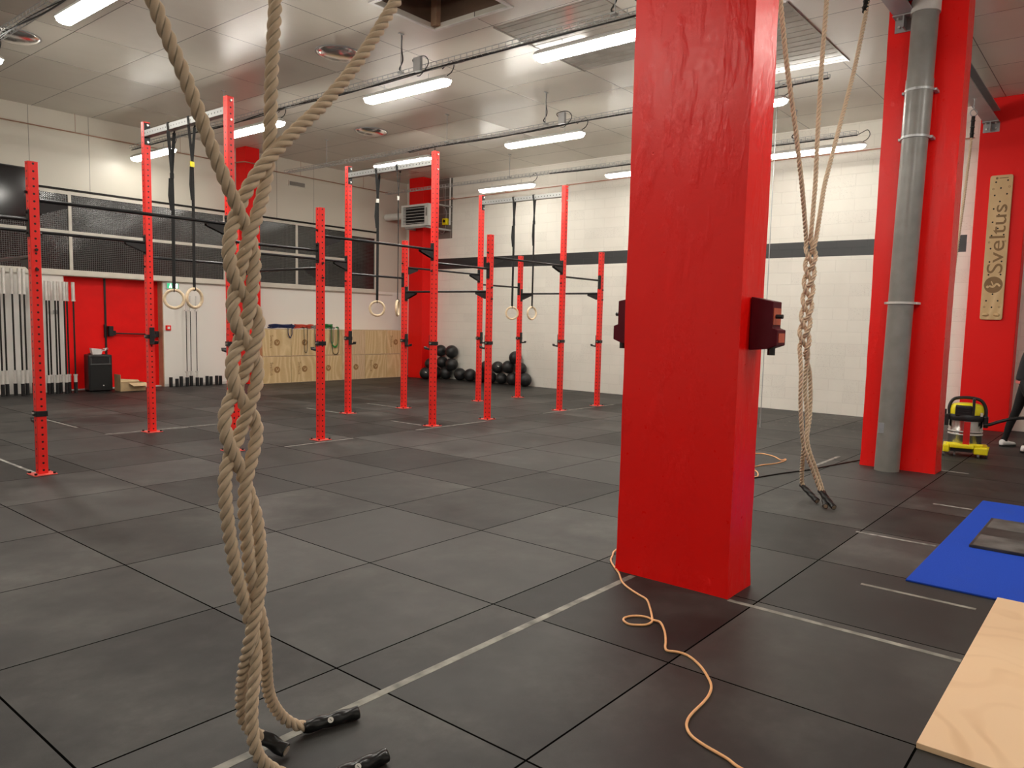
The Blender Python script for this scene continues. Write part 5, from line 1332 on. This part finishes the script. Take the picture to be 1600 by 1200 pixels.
tag(m.build('coiled_lead', 'card', smooth=True), 'tan power lead lying behind the vacuum cleaner', 'cable')

# ================================================================== THE PERSON VACUUMING (half out of view)
def skin_body(name, mat, parent, verts, edges, radii, levels=2, root=0):
    me = bpy.data.meshes.new(name); base = parent_world(parent)
    me.from_pydata([Vector(v)-base for v in verts], edges, []); o = bpy.data.objects.new(name, me); COL.objects.link(o); o.parent = parent
    me.materials.append(M[mat])
    s = o.modifiers.new('skin', 'SKIN'); s.use_smooth_shade = True; s.branch_smoothing = .6
    sv = me.skin_vertices[0].data if me.skin_vertices else None
    if sv is None:
        bpy.context.view_layer.objects.active = o; o.select_set(True)
        sv = me.skin_vertices.new(name='') .data if hasattr(me.skin_vertices, 'new') else None
    for i, r in enumerate(radii): sv[i].radius = r if hasattr(r, '__len__') else (r, r)
    sv[root].use_root = True
    sb = o.modifiers.new('sub', 'SUBSURF'); sb.levels = levels; sb.render_levels = levels
    return o
P = Vector((10.62, -4.46, 0))
pr = thing('person', 'person in charcoal jacket, black leggings and white shoes vacuuming at the right edge', 'person', P)
# person faces -y (picture right), slightly towards +x ; forward F, side S
Fd = Vector((-.18, -.98, 0)).normalized(); Sd = Vector((-Fd.y, Fd.x, 0))   # Sd: person's left is +? (points to +x)
hip = Vector((10.70, -4.505, .93))
def Q(f, s, z): return Vector((hip.x, hip.y, 0)) + Fd*f + Sd*s + Vector((0, 0, z))
footB = Vector((10.86, -4.30, .075)); footF = Vector((10.42, -4.60, .075))      # rear and front ankles
vb = [Q(0, 0, .93), Q(.0, 0, 1.06), Q(.04, 0, 1.22), Q(.09, 0, 1.36), Q(.12, 0, 1.47), Q(.15, 0, 1.53),   # 0-5 spine, neck
      Q(.0, .085, .89), (Q(.0, .085, .89)+Vector((10.80, -4.415, .50)))/2, Vector((10.80, -4.415, .49)), Vector((10.84, -4.345, .29)), footB,   # 6-10 rear leg
      Q(.0, -.085, .89), Vector((10.55, -4.60, .70)), Vector((10.48, -4.68, .49)), Vector((10.45, -4.63, .28)), footF,                # 11-15
      Q(.09, .17, 1.37), Q(.14, .22, 1.14), Q(.34, .15, 1.02), Q(.42, .12, .985),        # 16-19 left arm
      Q(.09, -.17, 1.37), Q(.17, -.22, 1.13), Q(.38, -.16, 1.06), Q(.46, -.13, 1.04)]     # 20-23 right arm
eb = [(0,1),(1,2),(2,3),(3,4),(4,5),(0,6),(6,7),(7,8),(8,9),(9,10),(0,11),(11,12),(12,13),(13,14),(14,15),(3,16),(16,17),(17,18),(18,19),(3,20),(20,21),(21,22),(22,23)]
rb_ = [(.135,.11),(.125,.10),(.145,.105),(.15,.10),(.055,.055),(.050,.050),.095,.080,.056,.052,.034,.095,.080,.056,.052,.034,.058,.043,.034,.026,.058,.043,.034,.026]
skin_body('body', 'leggings', pr, vb, eb, rb_, 2)
# jacket over torso and arms
vj = [Q(-.005, 0, .90), Q(.0, 0, 1.06), Q(.04, 0, 1.22), Q(.09, 0, 1.35), Q(.12, 0, 1.42), Q(.09, .17, 1.37), Q(.14, .225, 1.14), Q(.31, .16, 1.035), Q(.09, -.17, 1.37), Q(.17, -.225, 1.13), Q(.35, -.17, 1.068)]
skin_body('jacket', 'jacket', pr, vj, [(0,1),(1,2),(2,3),(3,4),(3,5),(5,6),(6,7),(3,8),(8,9),(9,10)], [(.155,.128),(.148,.118),(.168,.122),(.172,.118),(.075,.07),.074,.058,.045,.074,.058,.045], 2, 1)
m = MB(); c0 = Q(-.005, 0, .885)
Mh = Matrix(((Sd.x, Fd.x, 0, c0.x), (Sd.y, Fd.y, 0, c0.y), (0, 0, 1, 0), (0, 0, 0, 1)))
n = 28; RR = [[m.b.verts.new(Mh @ Vector((a*math.cos(2*PI*i/n), b_*math.sin(2*PI*i/n), z))) for i in range(n)] for a, b_, z in ((.135, .108, .868), (.137, .110, .905))]
for j in range(n): m.b.faces.new((RR[0][j], RR[0][(j+1)%n], RR[1][(j+1)%n], RR[1][j]))
m.b.faces.new(RR[0][::-1]); m.b.faces.new(RR[1]); m.build('coral_shirt_hem', 'pinkhem', pr, smooth=True)
# head with face and hair
hc = Q(.20, 0, 1.655)
m = MB(); m.tube([Q(.115, 0, 1.42), Q(.145, 0, 1.50), Q(.185, 0, 1.60)], [.062, .053, .052], 16); m.build('neck', 'skin', pr, smooth=True)
m = MB(); m.sphere(hc, .095, 28, 20, (.86, 1.0, 1.22))
hd = m.build('head', 'skin', pr, smooth='full', origin=hc)
for v in hd.data.vertices:
    f = v.co.dot(Fd); s_ = v.co.dot(Sd); z = v.co.z
    if z < -.03: v.co -= Sd*(s_*.25*min(1, (-z-.03)/.07)); v.co += Fd*(.010*min(1, (-z-.03)/.07))
    if f > .07 and abs(z) < .06: v.co -= Fd*(f-.07)*.35
m = MB(); tip = hc + Fd*.112 + Vector((0, 0, -.022)); br_ = hc + Fd*.084 + Vector((0, 0, .018))
V = [m.b.verts.new(p) for p in (br_, tip, hc + Fd*.084 + Sd*.017 + Vector((0,0,-.032)), hc + Fd*.084 - Sd*.017 + Vector((0,0,-.032)), hc + Fd*.072)]
for f in ((0,1,2),(0,3,1),(1,3,2),(0,2,4),(0,4,3),(2,3,4)): m.b.faces.new([V[i] for i in f])
m.build('nose', 'skin', pr, smooth=True)
for s_ in (-1, 1):
    m = MB(); m.sphere(hc + Fd*.083 + Sd*s_*.031 + Vector((0, 0, .008)), .0115, 12, 8); m.build('eye', 'eye', pr, smooth='full')
    m = MB(); m.sphere(hc + Sd*s_*.088 + Fd*-.005 + Vector((0, 0, -.005)), .03, 12, 8, (.5, .5, 1)); m.build('ear', 'skin', pr, smooth='full')
m = MB(); m.tube([hc + Fd*.084 + Sd*a + Vector((0, 0, -.062+abs(a)*.1)) for a in (-.024, -.01, 0, .01, .024)], [.003, .007, .008, .007, .003], 8); m.build('mouth', 'lips', pr, smooth=True)
m = MB(); m.sphere(hc - Fd*.014 + Vector((0, 0, .022)), .104, 24, 16, (.9, 1.0, 1.12)); h_ = m.build('hair', 'hair', pr, smooth='full', origin=hc)
for v in h_.data.vertices:
    f = v.co.dot(Fd)
    if f > .05 and v.co.z < .055: v.co -= Fd*(f-.05)*1.2
m = MB(); m.tube(spline([hc - Fd*.09 + Vector((0, 0, .03)), hc - Fd*.16 + Vector((0, 0, .01)), hc - Fd*.18 + Vector((0, 0, -.08)), hc - Fd*.165 + Vector((0, 0, -.17))], 5), [.02,.03,.034,.034,.034,.033,.032,.031,.03,.028,.026,.024,.02,.016,.012,.006], 10); m.build('ponytail', 'hair', pr, smooth='full')
# hands closed on the wand
wd0 = HOSE_END; wand_dir = (Q(.78, -.02, .12) - Q(.34, -.0, 1.06)).normalized()
w_a = Q(.40, 0.0, 1.07); w_b = Q(.86, 0.0, .06)
def hand(wr, target, sgn):
    d = (target-wr).normalized(); up = Vector((0, 0, 1)); sd_ = d.cross(up).normalized(); nn = sd_.cross(d)
    vs = [wr, wr+d*.04, wr+d*.075]; es = [(0,1),(1,2)]; rs = [.024, .027, .024]
    for k in range(4):
        b0 = len(vs); off = sd_*(-.027+.018*k); Lf = (.030, .034, .031, .024)[k]
        q0 = wr + d*.078 + off; q1 = q0 + d*Lf*.8 - nn*.016; q2 = q1 - nn*Lf*.9 - d*.006; q3 = q2 - d*Lf*.8
        vs += [q0, q1, q2, q3]; es += [(2, b0), (b0, b0+1), (b0+1, b0+2), (b0+2, b0+3)]; rs += [.0095, .0088, .0082, .007]
    b0 = len(vs); q0 = wr + d*.03 + sd_*sgn*.028; q1 = q0 + d*.026 + sd_*sgn*.012 - nn*.014; q2 = q1 + d*.020 - nn*.018
    vs += [q0, q1, q2]; es += [(1, b0), (b0, b0+1), (b0+1, b0+2)]; rs += [.012, .0105, .009]
    return skin_body('hand', 'skin', pr, vs, es, rs, 2)
hand(Q(.40, .115, .99), Q(.50, .02, .93), -1); hand(Q(.44, -.13, 1.045), Q(.46, .0, 1.02), 1)
# shoes
def shoe(ank, d):
    d = Vector((d.x, d.y, 0)).normalized(); s_ = Vector((-d.y, d.x, 0)); m = MB(); n = 16; L = []
    for f, hw, zt_ in ((-.065, .022, .055), (-.055, .034, .085), (-.02, .038, .09), (.03, .040, .080), (.08, .044, .060), (.13, .046, .050), (.17, .040, .044), (.20, .018, .034)):
        ring = []
        for i in range(n):
            a = 2*PI*i/n; ring.append(m.b.verts.new(Vector((ank.x, ank.y, 0)) + d*f + s_*(hw*math.cos(a)) + Vector((0, 0, max(.018, zt_/2+.01 + (zt_/2)*math.sin(a))))))
        L.append(ring)
    for A, B_ in zip(L, L[1:]):
        for j in range(n): m.b.faces.new((A[j], A[(j+1)%n], B_[(j+1)%n], B_[j]))
    m.b.faces.new(L[0][::-1]); m.b.faces.new(L[-1]); sh_ = m.build('shoe', 'shoe', pr, smooth='full')
    m = MB(); poly = [(-.07, .02), (-.05, .037), (.0, .040), (.08, .046), (.14, .048), (.19, .034), (.21, .0)]
    pl = poly + [(a, -b_) for a, b_ in reversed(poly[:-1])]
    A = [m.b.verts.new(Vector((ank.x, ank.y, 0)) + d*a + s_*b_) for a, b_ in pl]; B_ = [m.b.verts.new(v.co + Vector((0, 0, .022))) for v in A]
    m.b.faces.new(A[::-1]); m.b.faces.new(B_)
    for i in range(len(A)): m.b.faces.new((A[i], A[(i+1)%len(A)], B_[(i+1)%len(A)], B_[i]))
    m.build('sole', 'black', sh_)
    m = MB(); k_ = Vector((ank.x, ank.y, .0)); m.cyl(k_ + Vector((0, 0, .075)), k_ + Vector((0, 0, .125)), .040, .036, n=16); m.build('sock', 'leggings', pr, smooth=True)
shoe(footB, Vector((.86, -.5, 0))); shoe(footF, Vector((.6, -.8, 0)))
# the suction wand held by the person, with its floor nozzle
t = thing('suction_wand', 'black suction tube with floor nozzle held by the person, beyond the right edge', 'vacuum wand', (w_b.x, w_b.y, 0))
m = MB(); m.cyl(w_a, w_b, .017, n=14); m.build('tube', 'plastic', t, smooth=True)
m = MB(); mid = (w_a+HOSE_END)/2 + Vector((0, 0, .08)); m.tube(spline([HOSE_END, mid, w_a + Vector((0, .03, .05)), w_a], 10), .019, 12); m.build('hose_end', 'plastic', t, smooth=True)
m = MB(); a_ = math.atan2(Fd.y, Fd.x); m.box(-.05, .06, -.15, .15, .0, .045, Matrix.Translation((w_b.x, w_b.y, 0)) @ Matrix.Rotation(a_, 4, 'Z')); m.cyl(w_b + Vector((0, 0, -.03)), w_b + Vector((0, 0, .03)), .02, n=12); m.build('floor_nozzle', 'plastic', t, bevel=.008)
